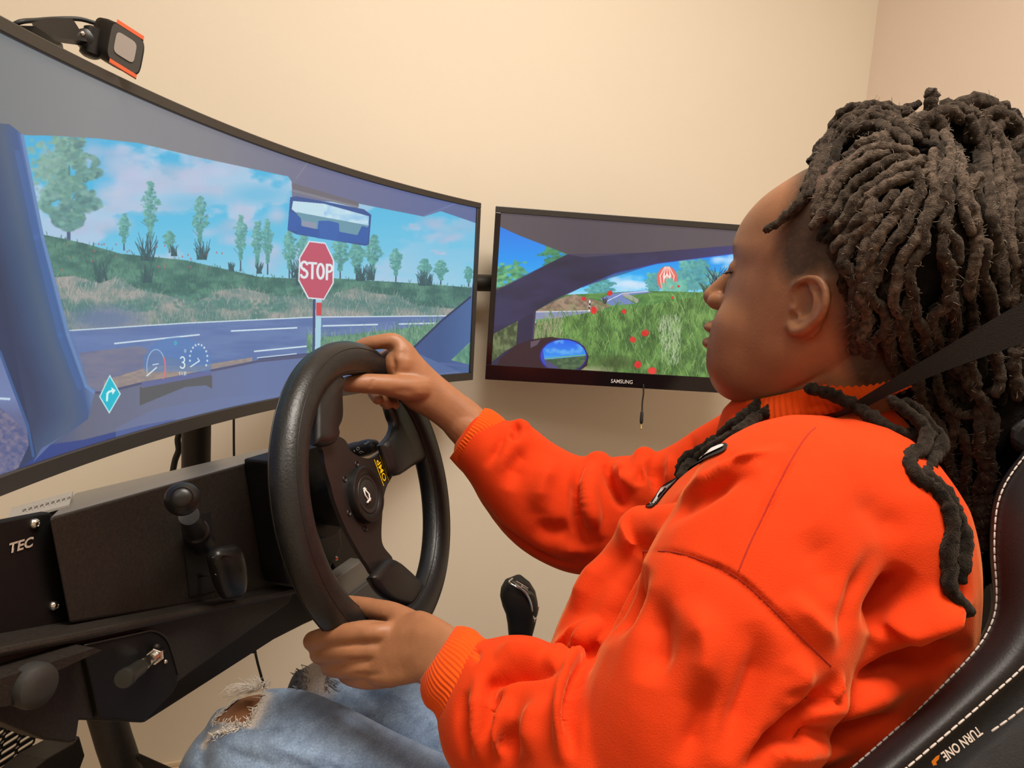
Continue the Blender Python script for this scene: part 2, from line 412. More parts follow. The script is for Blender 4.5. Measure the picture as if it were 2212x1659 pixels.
def paint_main():
    c = Canvas(-260, -40, 1070, 1180, 1.6)
    # cabin: dark headliner greyed by painted-in room-light haze, then dashboard
    c.poly([(-260, -40), (1070, -40), (1070, 1180), (-260, 1180)], grad([-200, 0, 200, 450, 650, 1035], [(105, 108, 120), (122, 120, 126), (138, 132, 138), (132, 126, 138), (116, 114, 146), (94, 106, 158)]))
    c.poly([(640, 384), (666, 346), (760, 372), (1004, 432), (952, 455), (915, 467), (772, 441), (640, 398)], grad([640, 1000], [(116, 112, 146), (92, 104, 160)]))
    c.line([(640, 386), (666, 350)], 3, (130, 128, 150)); c.line([(916, 466), (1004, 432)], 2.5, (112, 124, 172))
    ws = [(50, 292), (110, 293), (210, 299), (300, 309), (430, 340), (560, 368), (622, 381), (630, 392), (631, 430), (775, 440), (916, 468), (952, 456), (1034, 484), (1030, 560), (1016, 640), (955, 690), (893, 748), (860, 756), (760, 757), (680, 765), (560, 777), (420, 806), (300, 826), (222, 846), (205, 846), (190, 830), (150, 722), (95, 510), (60, 350)]
    c.poly(ws, vgrad([290, 420, 560, 640], [(66, 176, 228), (74, 184, 232), (128, 200, 236), (168, 212, 238)]))
    keep = c.a.copy()
    # clouds
    w = c.win(40, 285, 1040, 640)
    n = fbm(c.X[w] / 150, c.Y[w] / 85, 5, 11)
    base = np.clip((n - .49) / .07, 0, 1) * np.clip((1000 - c.X[w]) / 250, .25, 1)
    c.put(w, base * .80, (198, 204, 234))
    for x, y, rx, ry in [(250, 345, 75, 40), (330, 380, 95, 38), (420, 390, 80, 34), (455, 360, 55, 26), (290, 430, 90, 34), (200, 470, 70, 40), (560, 460, 50, 30), (500, 500, 60, 30), (620, 560, 60, 34), (970, 485, 50, 22), (960, 512, 40, 14), (890, 490, 18, 9), (950, 545, 16, 6), (140, 340, 40, 20)]:
        for k in range(16):
            f = rr(-1, 1), rr(-1, 1)
            c.ell(x + f[0] * rx, y + f[1] * ry * .7, rx * rr(.2, .42), ry * rr(.25, .5), jig((196, 194, 226), 10), .32, .7)
    c.ell(560, 420, 60, 20, (86, 184, 228), .6, .6); c.ell(420, 440, 70, 18, (90, 184, 228), .5, .6); c.ell(590, 500, 26, 16, (100, 188, 228), .4, .6)
    G1, G2 = (142, 202, 192), (70, 132, 138)
    for x, t, b, hw in [(268, 462, 540, 20), (325, 392, 545, 30), (432, 424, 548, 26), (520, 465, 585, 22), (556, 478, 590, 22), (578, 474, 592, 20), (625, 500, 600, 24), (655, 505, 600, 26), (735, 510, 602, 30), (770, 520, 606, 30), (805, 508, 606, 30), (855, 538, 608, 22), (918, 560, 612, 22), (952, 562, 614, 22), (1012, 576, 618, 14), (366, 500, 545, 20)]:
        tree(c, x, t, b, hw, G1, G2, 170, tw=3)
    tree(c, 148, 296, 545, 74, (156, 194, 178), (80, 126, 134), 620, (72, 92, 128), 'round', 9)
    for k in range(120): c.ell(rr(60, 130), rr(300, 440), rr(3, 8), rr(3, 6), jig((140, 176, 172), 12), .6, .4)
    # hill, dry bushes, road
    hill = [(60, 500), (95, 507), (180, 525), (260, 548), (400, 562), (560, 598), (640, 602), (700, 600), (900, 612), (1030, 622), (1030, 690), (90, 690)]
    c.texture(hill, (62, 106, 104), (96, 140, 128), 26, 14, 5)
    blades(c, hill, 3600, 8, [(70, 116, 104), (92, 138, 124), (58, 98, 100)], 1.6)
    for x, y, h in [(316, 562, 62), (222, 612, 58), (318, 610, 40), (436, 560, 44), (500, 585, 20), (560, 590, 24), (655, 615, 60), (640, 600, 40), (780, 606, 36), (800, 604, 34), (912, 616, 34), (926, 616, 26), (376, 552, 24)]:
        spiky(c, x, y, h, 26, (54, 88, 98), .42, 2.6)
    dry = [(105, 600), (160, 596), (215, 612), (250, 600), (300, 625), (370, 640), (420, 655), (470, 628), (520, 622), (600, 640), (700, 640), (770, 622), (800, 632), (860, 640), (900, 660), (1020, 670), (1020, 695), (130, 720)]
    c.texture(dry, (88, 128, 128), (172, 160, 160), 46, 22, 8)
    blades(c, dry, 4200, 11, [(176, 162, 162), (150, 144, 148), (198, 184, 180), (112, 134, 130), (92, 126, 118)], 1.2, .6)
    for x, y, rx, ry in [(430, 650, 55, 16), (560, 660, 60, 12), (300, 660, 40, 12)]:
        for k in range(60): c.ell(x + rx * rr(-1, 1), y + ry * rr(-1, 1), 4, 3, jig(random.choice([(92, 140, 134), (80, 122, 120)]), 8), .6, .4)
    road = [(130, 715), (300, 704), (680, 684), (1000, 681), (1000, 780), (200, 860)]
    c.texture(road, (96, 116, 172), (110, 128, 182), 60, 10, 3)
    c.ell(230, 690, 70, 26, (110, 122, 165), .8, .5)
    c.texture([(170, 762), (300, 748), (420, 790), (300, 835), (215, 850), (190, 830)], (118, 112, 142), (140, 124, 140), 40, 10, 4, .75)
    c.texture([(225, 822), (330, 790), (430, 790), (545, 772), (545, 780), (300, 828), (222, 848)], (150, 132, 138), (172, 146, 140), 10, 5, 6)
    Wt = (222, 228, 244)
    c.line([(150, 714), (400, 698), (680, 685), (1000, 682)], 2.4, Wt)
    for a, b_ in [((248, 742), (430, 723)), ((500, 715), (641, 708)), ((698, 704), (815, 701)), ((550, 759), (662, 748)), ((862, 700), (944, 698))]:
        c.line([a, b_], 3.2, Wt)
    gr = [(662, 765), (664, 722), (700, 728), (760, 722), (850, 712), (1000, 690), (1000, 780), (700, 770)]
    c.texture(gr, (84, 128, 116), (118, 158, 130), 8, 10, 9)
    blades(c, gr, 1300, 18, [(96, 142, 110), (130, 166, 130), (74, 118, 104), (170, 178, 172)], 1.3)
    c.line([(560, 775), (700, 762), (760, 752)], 5, (70, 78, 120)); c.line([(556, 773), (640, 764)], 2, Wt)
    for k in range(26): c.ell(rr(120, 480), rr(520, 585), 1.6, 2.2, (206, 92, 104), .8)
    # stop sign and its post
    c.poly([(676, 640), (682, 640), (681, 768), (675, 768)], (62, 74, 122)); c.poly([(682, 640), (695, 640), (692, 768), (680, 768)], (176, 208, 232))
    c.poly([(683, 654), (695, 654), (694, 682), (683, 682)], (214, 70, 82))
    c.poly([(667, 520), (703, 524), (722, 562), (721, 612), (700, 648), (665, 645), (644, 606), (646, 556)], (236, 226, 238))
    c.poly([(669, 523), (702, 527), (719, 563), (718, 611), (699, 645), (667, 642), (647, 605), (649, 557)], (204, 82, 108))
    Wl = (240, 234, 244); y0, y1 = 566.0, 600.0
    S = arc(657, 573.5, 6.5, 8, 20, 270, 10) + arc(657, 591.5, 6.8, 8, 90, -160, 10); c.line(S, 5.4, Wl)
    c.line([(667, 568), (683, 569)], 5.2, Wl); c.line([(675, 569), (674.5, 601)], 5.4, Wl)
    c.line(arc(692.5, 586, 6.8, 15.5, 0, 360, 20), 5.2, Wl)
    c.line([(706, 603), (706.5, 572)], 5.4, Wl); c.line([(706, 572), (711, 572.5)] + arc(711, 579.5, 6.5, 7.5, 80, -90, 8) + [(706, 587)], 5, Wl)
    # everything outside the windscreen goes back to the cabin colour
    w = c.win(-260, -40, 1070, 1180); m = c.pmask(w, ws); c.a = np.where(m[..., None], c.a, keep)
    # left pillar and side window
    def pillar(X, Y):
        o = X - np.interp(Y, [292, 510, 722, 832, 900, 1000], [50, 95, 150, 190, 204, 150])
        g = np.stack([np.interp(o, [-200, -120, -80, -45, -14, -4, 10], k) for k in ((34, 28, 46, 74, 52, 90, 110), (48, 42, 70, 92, 88, 124, 136), (88, 78, 112, 122, 150, 184, 190))], -1)
        w_ = np.clip((Y - 600) / 300, 0, 1)[..., None]; return g * (1 - .35 * w_) + np.array([104., 100., 128.]) * .35 * w_
    c.poly([(-260, 250), (20, 268), (50, 292), (95, 510), (150, 722), (190, 832), (210, 852), (200, 900), (80, 990), (-260, 1180)], pillar)
    c.texture([(-260, 250), (20, 268), (50, 292), (95, 510), (190, 832), (200, 900), (80, 990), (-260, 1180)], (40, 66, 112), (74, 96, 140), 140, 220, 21, .15)
    c.poly([(-260, 420), (0, 600), (60, 900), (80, 990), (-260, 1180)], (36, 50, 88), .55)
    c.line([(48, 292), (92, 512), (147, 724), (186, 834), (208, 852)], 7, (110, 140, 196), .8); c.line([(38, 330), (78, 512), (130, 724), (172, 836)], 12, (72, 116, 188), .35)
    c.poly([(-260, 560), (-60, 690), (0, 762), (22, 822), (58, 918), (62, 962), (40, 1010), (-260, 1180)], vgrad([760, 860, 900, 1000], [(112, 122, 170), (120, 130, 180), (104, 106, 150), (100, 108, 160)]))
    c.texture([(-260, 700), (0, 880), (55, 930), (62, 962), (40, 1010), (-260, 1180)], (84, 88, 136), (140, 122, 146), 9, 7, 31, .8)
    c.line([(-200, 850), (20, 862)], 5, (206, 216, 238)); c.line([(0, 760), (22, 820), (60, 920), (72, 985)], 6, (60, 92, 150))
    # dashboard
    dash = [(205, 846), (222, 846), (300, 826), (420, 806), (560, 777), (680, 765), (760, 757), (900, 752), (1030, 800), (1070, 840), (1070, 1180), (-260, 1180), (60, 1000), (190, 905)]
    c.poly(dash, grad([60, 180, 320, 560, 1030], [(56, 74, 130), (108, 106, 130), (114, 114, 144), (106, 118, 168), (80, 104, 158)]))
    c.line([(208, 848), (226, 848), (302, 829), (420, 808), (560, 780), (680, 768), (760, 760)], 5, (84, 84, 118))
    c.poly([(60, 1000), (110, 960), (180, 950), (300, 920), (380, 905), (300, 960), (180, 1010), (-100, 1150), (-260, 1180)], (40, 62, 140), .8)
    c.poly([(90, 968), (138, 940), (110, 960), (70, 1000)], (96, 110, 160)); c.poly([(250, 925), (330, 885), (480, 858), (600, 852), (1000, 800), (1000, 1100), (250, 1100)], (112, 122, 170), .5)
    c.poly([(302, 834), (307, 838), (456, 809), (458, 812), (458, 840), (445, 832), (400, 836), (302, 876)], (92, 90, 98))
    c.poly([(306, 826), (456, 800), (456, 810), (307, 837)], (102, 106, 158))
    # dials projected on the windscreen
    c.poly(arc(383, 784, 74, 56, -20, 200, 24), (84, 128, 196), .55)
    c.line(arc(337, 793, 20, 38, 200, 20, 16), 1.4, (196, 206, 232)); c.line(arc(337, 793, 20, 38, 30, -40, 10), 3.2, (226, 120, 130))
    c.line([(317, 812), (338, 794)], 2.6, (230, 234, 246)); c.line([(330, 788), (342, 786)], 2, (230, 234, 246))
    for k in range(12):
        a = math.radians(-30 + 20 * k); c.ell(429 + 19 * math.cos(a), 774 - 30 * math.sin(a), 2, 2.4, (214, 220, 238))
    c.line([(412, 792), (430, 780)], 2.6, (230, 234, 246)); c.line([(427, 774), (431, 780)], 2, (230, 234, 246))
    c.line(arc(394, 777, 4.6, 6, 150, -90, 9) + arc(394, 789, 5, 6.5, 90, -150, 9), 2.6, (240, 244, 250))
    for x in (388, 393, 398, 401): c.line([(x, 803), (x + .5, 810)], 1.4, (226, 230, 244))
    c.line([(398, 803), (398, 811)], 1.2, (226, 230, 244)); c.line(arc(400, 758, 2, 3, 0, 360, 8), 1, (226, 230, 244)); c.line(arc(379, 741, 2, 4, 0, 360, 8), 1.4, (60, 200, 214))
    # turn sign
    c.poly([(237, 809), (261, 851), (236, 894), (214, 857)], (206, 232, 242)); c.poly([(237, 814), (258, 851), (236, 889), (217, 857)], (10, 186, 214))
    c.line([(231, 865), (232, 850), (236, 846), (243, 844)], 4.6, (238, 246, 250)); c.poly([(240, 836), (250, 843), (243, 853)], (238, 246, 250))
    # rear-view mirror
    c.poly([(632, 395), (775, 437), (775, 446), (632, 408)], (112, 104, 118)); c.line([(634, 412), (772, 447)], 5, (134, 128, 142))
    c.poly([(627, 426), (640, 424), (786, 452), (802, 464), (797, 528), (790, 531), (640, 506), (621, 497)], (48, 82, 150))
    c.poly([(633, 434), (700, 440), (797, 467), (796, 488), (640, 460), (630, 452)], (204, 224, 244)); c.texture([(700, 440), (797, 467), (796, 488), (700, 470)], (160, 200, 240), (214, 230, 246), 20, 10, 3)
    c.poly([(640, 458), (796, 487), (794, 515), (640, 490)], (110, 152, 176)); c.poly([(652, 476), (684, 482), (682, 496), (654, 492)], (150, 150, 178))
    c.poly([(624, 458), (640, 461), (650, 472), (652, 502), (622, 496)], (42, 92, 172)); c.poly([(688, 477), (712, 477), (732, 482), (735, 522), (684, 514)], (46, 98, 178))
    c.poly([(640, 486), (690, 496), (690, 513), (640, 505)], (40, 88, 168)); c.poly([(730, 500), (772, 508), (782, 488), (797, 492), (794, 527), (730, 520)], (44, 92, 172))
    # right pillar
    c.poly([(1070, 590), (1016, 640), (955, 690), (893, 748), (900, 762), (985, 800), (1070, 830)], grad([890, 950, 1030], [(62, 84, 140), (58, 86, 140), (78, 108, 166)])); c.line([(1016, 642), (955, 692), (895, 750)], 4, (40, 52, 92))
    c.texture([(974, 778), (1016, 738), (1016, 788)], (84, 132, 120), (124, 166, 140), 6, 9, 2); c.line([(952, 785), (1016, 792)], 5, (84, 100, 160))
    return c

def paint_side():
    c = Canvas(1040, 420, 1930, 900, 2.0)
    c.poly([(1040, 420), (1930, 420), (1930, 900), (1040, 900)], grad([1060, 1250, 1590, 1900], [(88, 78, 84), (78, 70, 80), (88, 78, 84), (80, 74, 84)]))
    # left glass
    c.poly([(1072, 486), (1120, 508), (1226, 549), (1160, 585), (1060, 634)], vgrad([490, 560, 620], [(30, 120, 226), (22, 146, 236), (60, 176, 236)]))
    keep = c.a.copy()
    tree(c, 1200, 522, 600, 40, (96, 168, 96), (44, 110, 92), 130, (40, 70, 90), 'round', 2)
    for k in range(240): c.ell(rr(1062, 1135), 630 - abs(rr(0, 66)) * (1 - (rr(0, 1)) ** 2 * .4), rr(3, 6), rr(2, 4), jig(random.choice([(90, 160, 110), (66, 132, 100), (120, 184, 120)]), 10), .8, .4)
    c.ell(1085, 628, 20, 8, (70, 80, 60), .8)
    w = c.win(1040, 420, 1930, 900)
    m = c.pmask(w, [(1060, 480), (1120, 508), (1226, 549), (1160, 585), (1060, 634)]); c.a = np.where(m[..., None], c.a, keep)
    # big side window
    win = [(1158, 672), (1200, 645), (1260, 618), (1330, 588), (1420, 568), (1590, 546), (1700, 540), (1930, 545), (1930, 900), (1150, 900), (1150, 780)]
    keep = c.a.copy()
    c.poly(win, vgrad([545, 610, 635], [(10, 130, 232), (40, 178, 240), (150, 214, 244)]))
    for x, y, rx, ry in [(1350, 610, 34, 16), (1330, 618, 40, 12), (1385, 618, 20, 10), (1560, 560, 26, 12), (1590, 570, 26, 12), (1650, 570, 60, 18)]:
        for k in range(14): c.ell(x + rx * rr(-1, 1), y + ry * rr(-1, 1) * .7, rx * rr(.25, .45), ry * rr(.3, .5), jig((206, 226, 246), 8), .4, .7)
    for x, t, b_, hw in [(1296, 600, 650, 34), (1410, 590, 640, 18), (1500, 560, 640, 46), (1470, 590, 640, 40), (1545, 588, 640, 20), (1620, 570, 640, 40), (1720, 560, 640, 50), (1820, 560, 640, 50)]:
        tree(c, x, t, b_, hw, (120, 194, 178), (60, 136, 150), 230, (46, 92, 150), 'round', 3)
    # balloon
    c.ell(1441, 602, 22, 27, (228, 104, 96), 1, .06)
    for k, dx in enumerate((-15, -8, 0, 8, 15)): c.line([(1441 + dx * .3, 577), (1441 + dx, 596), (1441 + dx * .85, 614), (1437 + dx * .3, 628)], 2.6, (244, 208, 196), .9)
    c.line([(1435, 590), (1435, 602), (1441, 592), (1447, 602), (1447, 590)], 2.4, (246, 232, 226)); 
    for k in range(70): c.ell(rr(1430, 1480), rr(604, 634), 5, 4, jig((110, 186, 166), 14), .7, .4)
    # fields, road
    c.texture([(1158, 640), (1400, 628), (1590, 634), (1930, 634), (1930, 700), (1158, 700)], (70, 120, 62), (104, 152, 80), 30, 6, 4)
    c.poly([(1296, 646), (1320, 634), (1390, 628), (1410, 631), (1345, 640), (1372, 656), (1320, 660)], (112, 132, 190)); c.line([(1312, 650), (1345, 634), (1400, 629)], 1.6, (220, 226, 240)); c.line([(1350, 636), (1376, 650)], 9, (190, 176, 178), .7)
    dry = [(1158, 672), (1200, 648), (1240, 636), (1300, 652), (1320, 662), (1280, 676), (1158, 676)]
    c.texture(dry, (120, 100, 84), (160, 138, 116), 8, 6, 3); spiky(c, 1306, 655, 16, 14, (60, 50, 60), .5, 2)
    c.poly([(1150, 674), (1280, 671), (1282, 678), (1240, 686), (1150, 690)], (134, 142, 176)); c.line([(1150, 674), (1280, 671)], 1.6, (220, 222, 232)); 
    c.line([(1274, 650), (1273, 672)], 3.2, (232, 232, 236)); c.line([(1274, 656), (1274, 659)], 3, (30, 30, 50)); c.line([(1273, 664), (1273, 667)], 3, (30, 30, 50))
    gr = [(1148, 700), (1200, 688), (1290, 672), (1360, 668), (1420, 655), (1520, 640), (1600, 632), (1930, 625), (1930, 900), (1148, 900)]
    c.texture(gr, (60, 92, 44), (112, 152, 78), 16, 22, 6)
    blades(c, gr, 5200, 22, [(96, 142, 62), (120, 168, 84), (70, 112, 50), (84, 132, 66), (140, 176, 100), (52, 84, 44)], 1.5, .7)
    blades(c, [(1150, 700), (1215, 690), (1215, 730), (1150, 735)], 200, 14, [(170, 160, 130), (150, 150, 120)], 1.2)
    blades(c, [(1420, 690), (1470, 690), (1470, 790), (1430, 790)], 260, 16, [(178, 190, 158), (196, 204, 176)], 1.1)
    c.ell(1330, 785, 50, 14, (54, 66, 34), .6, .6); c.ell(1270, 800, 45, 8, (176, 160, 136), .6, .6); c.ell(1240, 812, 60, 5, (84, 108, 84), .6, .6)
    for x, y, r in [(1318, 633, 7), (1282, 670, 8), (1261, 645, 5), (1349, 674, 6), (1394, 719, 8), (1367, 734, 7), (1377, 788, 9), (1409, 799, 9), (1466, 619, 3), (1453, 643, 3)]:
        for k in range(5): c.ell(x + rr(-.3, .3) * r, y + rr(-.3, .3) * r, r * rr(.5, .8), r * rr(.5, .8), jig((216, 44, 40), 14), .85, .3)
    spiky(c, 1545, 615, 40, 16, (24, 34, 56), .7, 1.6); spiky(c, 1525, 632, 24, 20, (50, 80, 60), .7, 1.6)
    m = c.pmask(w, win); c.a = np.where(m[..., None], c.a, keep)
    # pillar and door frame
    navy = grad([1060, 1240, 1420, 1590], [(38, 36, 70), (34, 30, 58), (42, 38, 76), (56, 54, 110)])
    c.poly([(1040, 640), (1072, 628), (1160, 583), (1226, 549), (1260, 556), (1590, 530), (1930, 525), (1930, 545), (1700, 540), (1590, 547), (1420, 569), (1330, 589), (1260, 619), (1200, 646), (1156, 672), (1150, 740), (1146, 800), (1040, 830)], navy)
    c.texture([(1040, 640), (1226, 549), (1420, 545), (1420, 569), (1260, 619), (1156, 672), (1040, 740)], (28, 26, 52), (54, 52, 96), 80, 30, 9, .5)
    c.poly([(1040, 735), (1072, 718), (1119, 693), (1115, 745), (1090, 760), (1040, 800)], (70, 96, 60)); c.texture([(1040, 735), (1072, 718), (1119, 693), (1115, 745), (1090, 760), (1040, 800)], (56, 70, 44), (108, 122, 82), 7, 10, 7)
    c.line([(1153, 676), (1146, 790)], 3, (44, 40, 84)); c.line([(1258, 620), (1330, 590), (1420, 569), (1590, 547)], 2.5, (52, 50, 150), .7)
    # door mirror
    c.poly([(1040, 840), (1068, 800), (1080, 775), (1115, 745), (1150, 733), (1190, 728), (1240, 735), (1262, 748), (1272, 770), (1268, 790), (1244, 806), (1220, 812), (1040, 830)], (44, 20, 32))
    c.poly(arc(1217, 769, 52, 38, 0, 360, 36), (36, 30, 120)); g = arc(1217, 769, 49, 35, 0, 360, 36)
    keep = c.a.copy()
    c.poly(g, vgrad([735, 765, 775, 778, 805], [(24, 96, 232), (40, 136, 236), (70, 160, 238), (64, 84, 72), (60, 62, 92)]))
    for x, y in [(1205, 738), (1212, 760), (1190, 758), (1225, 762), (1245, 758), (1255, 748)]:
        for k in range(8): c.ell(x + rr(-10, 10), y + rr(-3, 3), rr(3, 7), rr(2, 4), (96, 170, 238), .5, .6)
    c.line([(1178, 775), (1266, 766)], 2, (110, 170, 120)); c.texture([(1178, 777), (1268, 768), (1262, 800), (1230, 808)], (52, 82, 60), (84, 110, 74), 8, 5, 3); c.poly([(1178, 777), (1225, 806), (1178, 812)], (72, 72, 118))
    c.poly([(1164, 745), (1170, 740), (1180, 800), (1176, 808), (1166, 790)], (48, 70, 190))
    m = c.pmask(w, g); c.a = np.where(m[..., None], c.a, keep)
    c.poly([(1146, 738), (1168, 733), (1160, 745), (1146, 752)], (120, 112, 130), .6); c.line([(1060, 795), (1100, 806)], 5, (40, 36, 110), .7)
    return c

def canvas_image(name, c, P3, veil):
    """resample a painting for the texels of a display surface"""
    px, py, _ = proj(P3.reshape(-1, 3))
    u = np.clip((px - c.x0) * c.sc - .5, 0, c.w - 1.01); v = np.clip((py - c.y0) * c.sc - .5, 0, c.h - 1.01)
    i = v.astype(int); j = u.astype(int); fu = (u - j)[:, None]; fv = (v - i)[:, None]; A = c.a
    col = (A[i, j] * (1 - fu) + A[i, j + 1] * fu) * (1 - fv) + (A[i + 1, j] * (1 - fu) + A[i + 1, j + 1] * fu) * fv
    h, w = P3.shape[:2]
    out = np.ones((h * w, 4), np.float32); out[:, :3] = np.clip(col * np.array(veil), 0, 1)
    img = bpy.data.images.new(name, w, h); img.pixels.foreach_set(out.ravel()); img.update(); img.pack()
    return img
def screen_mat(name, img, strength, rough, tint=(0.03, 0.03, 0.03)):
    m = bpy.data.materials.new(name); m.use_nodes = True; nt = m.node_tree; b = nt.nodes['Principled BSDF']
    b.inputs['Base Color'].default_value = (*tint, 1); b.inputs['Roughness'].default_value = rough; b.inputs['Specular IOR Level'].default_value = 0.35
    t = nt.nodes.new('ShaderNodeTexImage'); t.image = img; t.extension = 'EXTEND'
    nt.links.new(t.outputs['Color'], b.inputs['Emission Color']); b.inputs['Emission Strength'].default_value = strength
    return m
def grid_surface(name, fn, nu, nv, mtl, parent):
    u = np.linspace(0, 1, nu + 1); v = np.linspace(0, 1, nv + 1)
    U, V = np.meshgrid(u, v); pts = fn(U.ravel(), V.ravel())
    f = [(r * (nu + 1) + k, r * (nu + 1) + k + 1, (r + 1) * (nu + 1) + k + 1, (r + 1) * (nu + 1) + k) for r in range(nv) for k in range(nu)]
    o = obj(name, pts, f, mtl, parent)
    uv = o.data.uv_layers.new(name='uv'); li = np.zeros(len(o.data.loops), int); o.data.loops.foreach_get('vertex_index', li)
    uv.data.foreach_set('uv', np.stack([U.ravel()[li], V.ravel()[li]], 1).ravel())
    return o

# ------------------------------------------------------------------ curved ultrawide display
ARC = dict(ax=-0.0856, ay=1.477, R=1.494, t=-2.2345, H=0.371, z0=0.9437, tilt=-0.0167, L=1.16)
_ss = np.linspace(-0.01, ARC['L'] + .01, 400); _th = ARC['t'] + _ss / ARC['R']
_ds = _ss[1] - _ss[0]
_ax = np.concatenate([[0], np.cumsum(np.cos(_th[:-1] + .5 * _ds / ARC['R']) * _ds)]); _ay = np.concatenate([[0], np.cumsum(np.sin(_th[:-1] + .5 * _ds / ARC['R']) * _ds)])
_k0 = np.interp(0, _ss, _ax), np.interp(0, _ss, _ay)
_ax += ARC['ax'] - _k0[0]; _ay += ARC['ay'] - _k0[1]
def arcpt(s, z, out=0.0):
    """s along the display from its far end, z 0..1 of its height, out metres towards the driver"""
    s = np.asarray(s, float); z = np.asarray(z, float)
    th = ARC['t'] + s / ARC['R']; nx, ny = -np.sin(th), np.cos(th)        # points to the inside of the curve
    back = ARC['tilt'] * ARC['H'] * z
    x = np.interp(s, _ss, _ax) + nx * (back + out); y = np.interp(s, _ss, _ay) + ny * (back + out)
    return np.stack([x, y, ARC['z0'] + ARC['H'] * z + 0 * s], -1)
_test = arcpt(np.array([.3]), np.array([.5]), .1)[0] - arcpt(np.array([.3]), np.array([.5]))[0]
SGN = 1.0 if _test @ (np.array([.957, -.29, 0])) > 0 else -1.0
mon = empty('curved_monitor', arcpt(.58, 0), 'very wide curved black monitor showing a stop sign beside a road', 'monitor')
S0, S1, Z0, Z1 = 0.011, ARC['L'] - .011, 0.044, 0.968
main_cv = paint_main()
su = lambda U, V: arcpt(S1 + (S0 - S1) * U, Z0 + (Z1 - Z0) * V, SGN * -0.0015)
_UU, _VV = np.meshgrid((np.arange(2000) + .5) / 2000, (np.arange(640) + .5) / 640)
img = canvas_image('road_view', main_cv, su(_UU, _VV), (.94, 1.0, .98))
scr = grid_surface('screen', su, 90, 6, screen_mat('road_view_screen', img, 0.92, 0.38), mon)
def arc_bar(mb, s0, s1, z0, z1, o0, o1, n=60):
    s = np.linspace(s0, s1, n)
    R = [[arcpt(q, z0, SGN * o0), arcpt(q, z1, SGN * o0), arcpt(q, z1, SGN * o1), arcpt(q, z0, SGN * o1)] for q in s]
    mb.rings(R)
for nm, (a, b_, c_, d_) in {'top_bezel': (0, ARC['L'], Z1, 1.0), 'bottom_bezel': (0, ARC['L'], 0, Z0), 'end_bezel': (0, S0, Z0, Z1)}.items():
    m = MB(); arc_bar(m, a, b_, c_, d_, 0.0025, -0.012, 60 if b_ > .1 else 3); bevel(m.build(nm, M['bezel'], mon, autosmooth=30), 0.0012)
m = MB(); arc_bar(m, S1, ARC['L'], Z0, Z1, 0.0025, -0.012, 3); m.build('end_bezel', M['bezel'], mon, autosmooth=30)
m = MB(); arc_bar(m, 0.002, ARC['L'] - .002, 0.005, 0.997, -0.0125, -0.022); arc_bar(m, 0.02, ARC['L'] - .02, 0.06, 0.94, -0.022, -0.034); m.build('back_shell', M['black'], mon, autosmooth=30)

# ------------------------------------------------------------------ flat side display
SD = dict(o=np.array([-0.0595, 1.5055, 0.9435]), ang=0.0767, W=0.625, H=0.37)
sx = np.array([math.cos(SD['ang']), math.sin(SD['ang']), 0]); sz = np.array([0.0, 0.0, 1.0]); sn = np.array([math.sin(SD['ang']), -math.cos(SD['ang']), 0.0])
def sidept(x, z, out=0.0):
    x = np.asarray(x, float); z = np.asarray(z, float)
    return SD['o'] + x[..., None] * sx + z[..., None] * sz + out * sn
side = empty('flat_monitor', SD['o'], 'flat black monitor showing a car window and door mirror, behind the driver\'s face', 'monitor')
bl, br, bb, bt = 0.012, 0.012, 0.033, 0.013
side_cv = paint_side()
sf = lambda U, V: sidept(bl + (SD['W'] - bl - br) * U, bb + (SD['H'] - bb - bt) * V, -0.001)
_UU, _VV = np.meshgrid((np.arange(1500) + .5) / 1500, (np.arange(800) + .5) / 800)
img2 = canvas_image('side_view', side_cv, sf(_UU, _VV), (1, 1, 1))
grid_surface('screen', sf, 4, 3, screen_mat('side_view_screen', img2, 1.0, 0.3), side)
def sbar(nm, x0, x1, z0, z1, o0, o1, mt, bev=0.001):
    c = sidept((x0 + x1) / 2, (z0 + z1) / 2, (o0 + o1) / 2)
    o = MB().box(c, sx * (x1 - x0) / 2, sn * (o1 - o0) / 2, sz * (z1 - z0) / 2).build(nm, mt, side, smooth=False); bevel(o, bev); return o
W_, H_ = SD['W'], SD['H']
sbar('bottom_bezel', 0, W_, 0, bb, -0.012, 0.003, M['bezel_gloss']); sbar('top_bezel', 0, W_, H_ - bt, H_, -0.012, 0.003, M['bezel'])
sbar('side_bezel', 0, bl, bb, H_ - bt, -0.012, 0.003, M['bezel_gloss']); sbar('side_bezel', W_ - br, W_, bb, H_ - bt, -0.012, 0.003, M['bezel_gloss'])
sbar('back_shell', 0.004, W_ - .004, 0.004, H_ - .004, -0.032, -0.012, M['black'], 0.006)
text_mesh('maker_lettering', 'SAMSUNG', M['white'], side, sidept(0.302, 0.0125, 0.0036), sx, sz, (0.0108, 0.0118), bold=0.004)

# ------------------------------------------------------------------ display stand and cross tube
stand = empty('rig_frame', P(430, 960, 1.1), 'black tubular rig frame standing behind and below the dashboard, holding the monitors', 'frame')
pt = P(424, 960, 1.05); base = np.array([pt[0], pt[1], 0])
MB().tube([base + [0, 0, 0.66], base + [0, 0, 1.16]], 0.0205, 24).build('post', M['powder'], stand, autosmooth=40)
MB().tube([base + [0, 0, 1.12], base + [0, 0, 1.17]], 0.025, 24).build('post_collar', M['powder'], stand, autosmooth=40)
MB().tube([base + [.01, .01, .70], base + [-.06, -.08, .70], P(222, 1510, .98)], .020, 16).build('brace', M['powder'], stand, autosmooth=40)
ja, jb = P(1000, 610, 1.52), P(1085, 612, 1.555)
MB().tube([ja + (ja - jb) * .6, ja, jb, jb + (jb - ja) * .8], 0.0185, 24).build('cross_tube', M['powder'], stand, autosmooth=40)
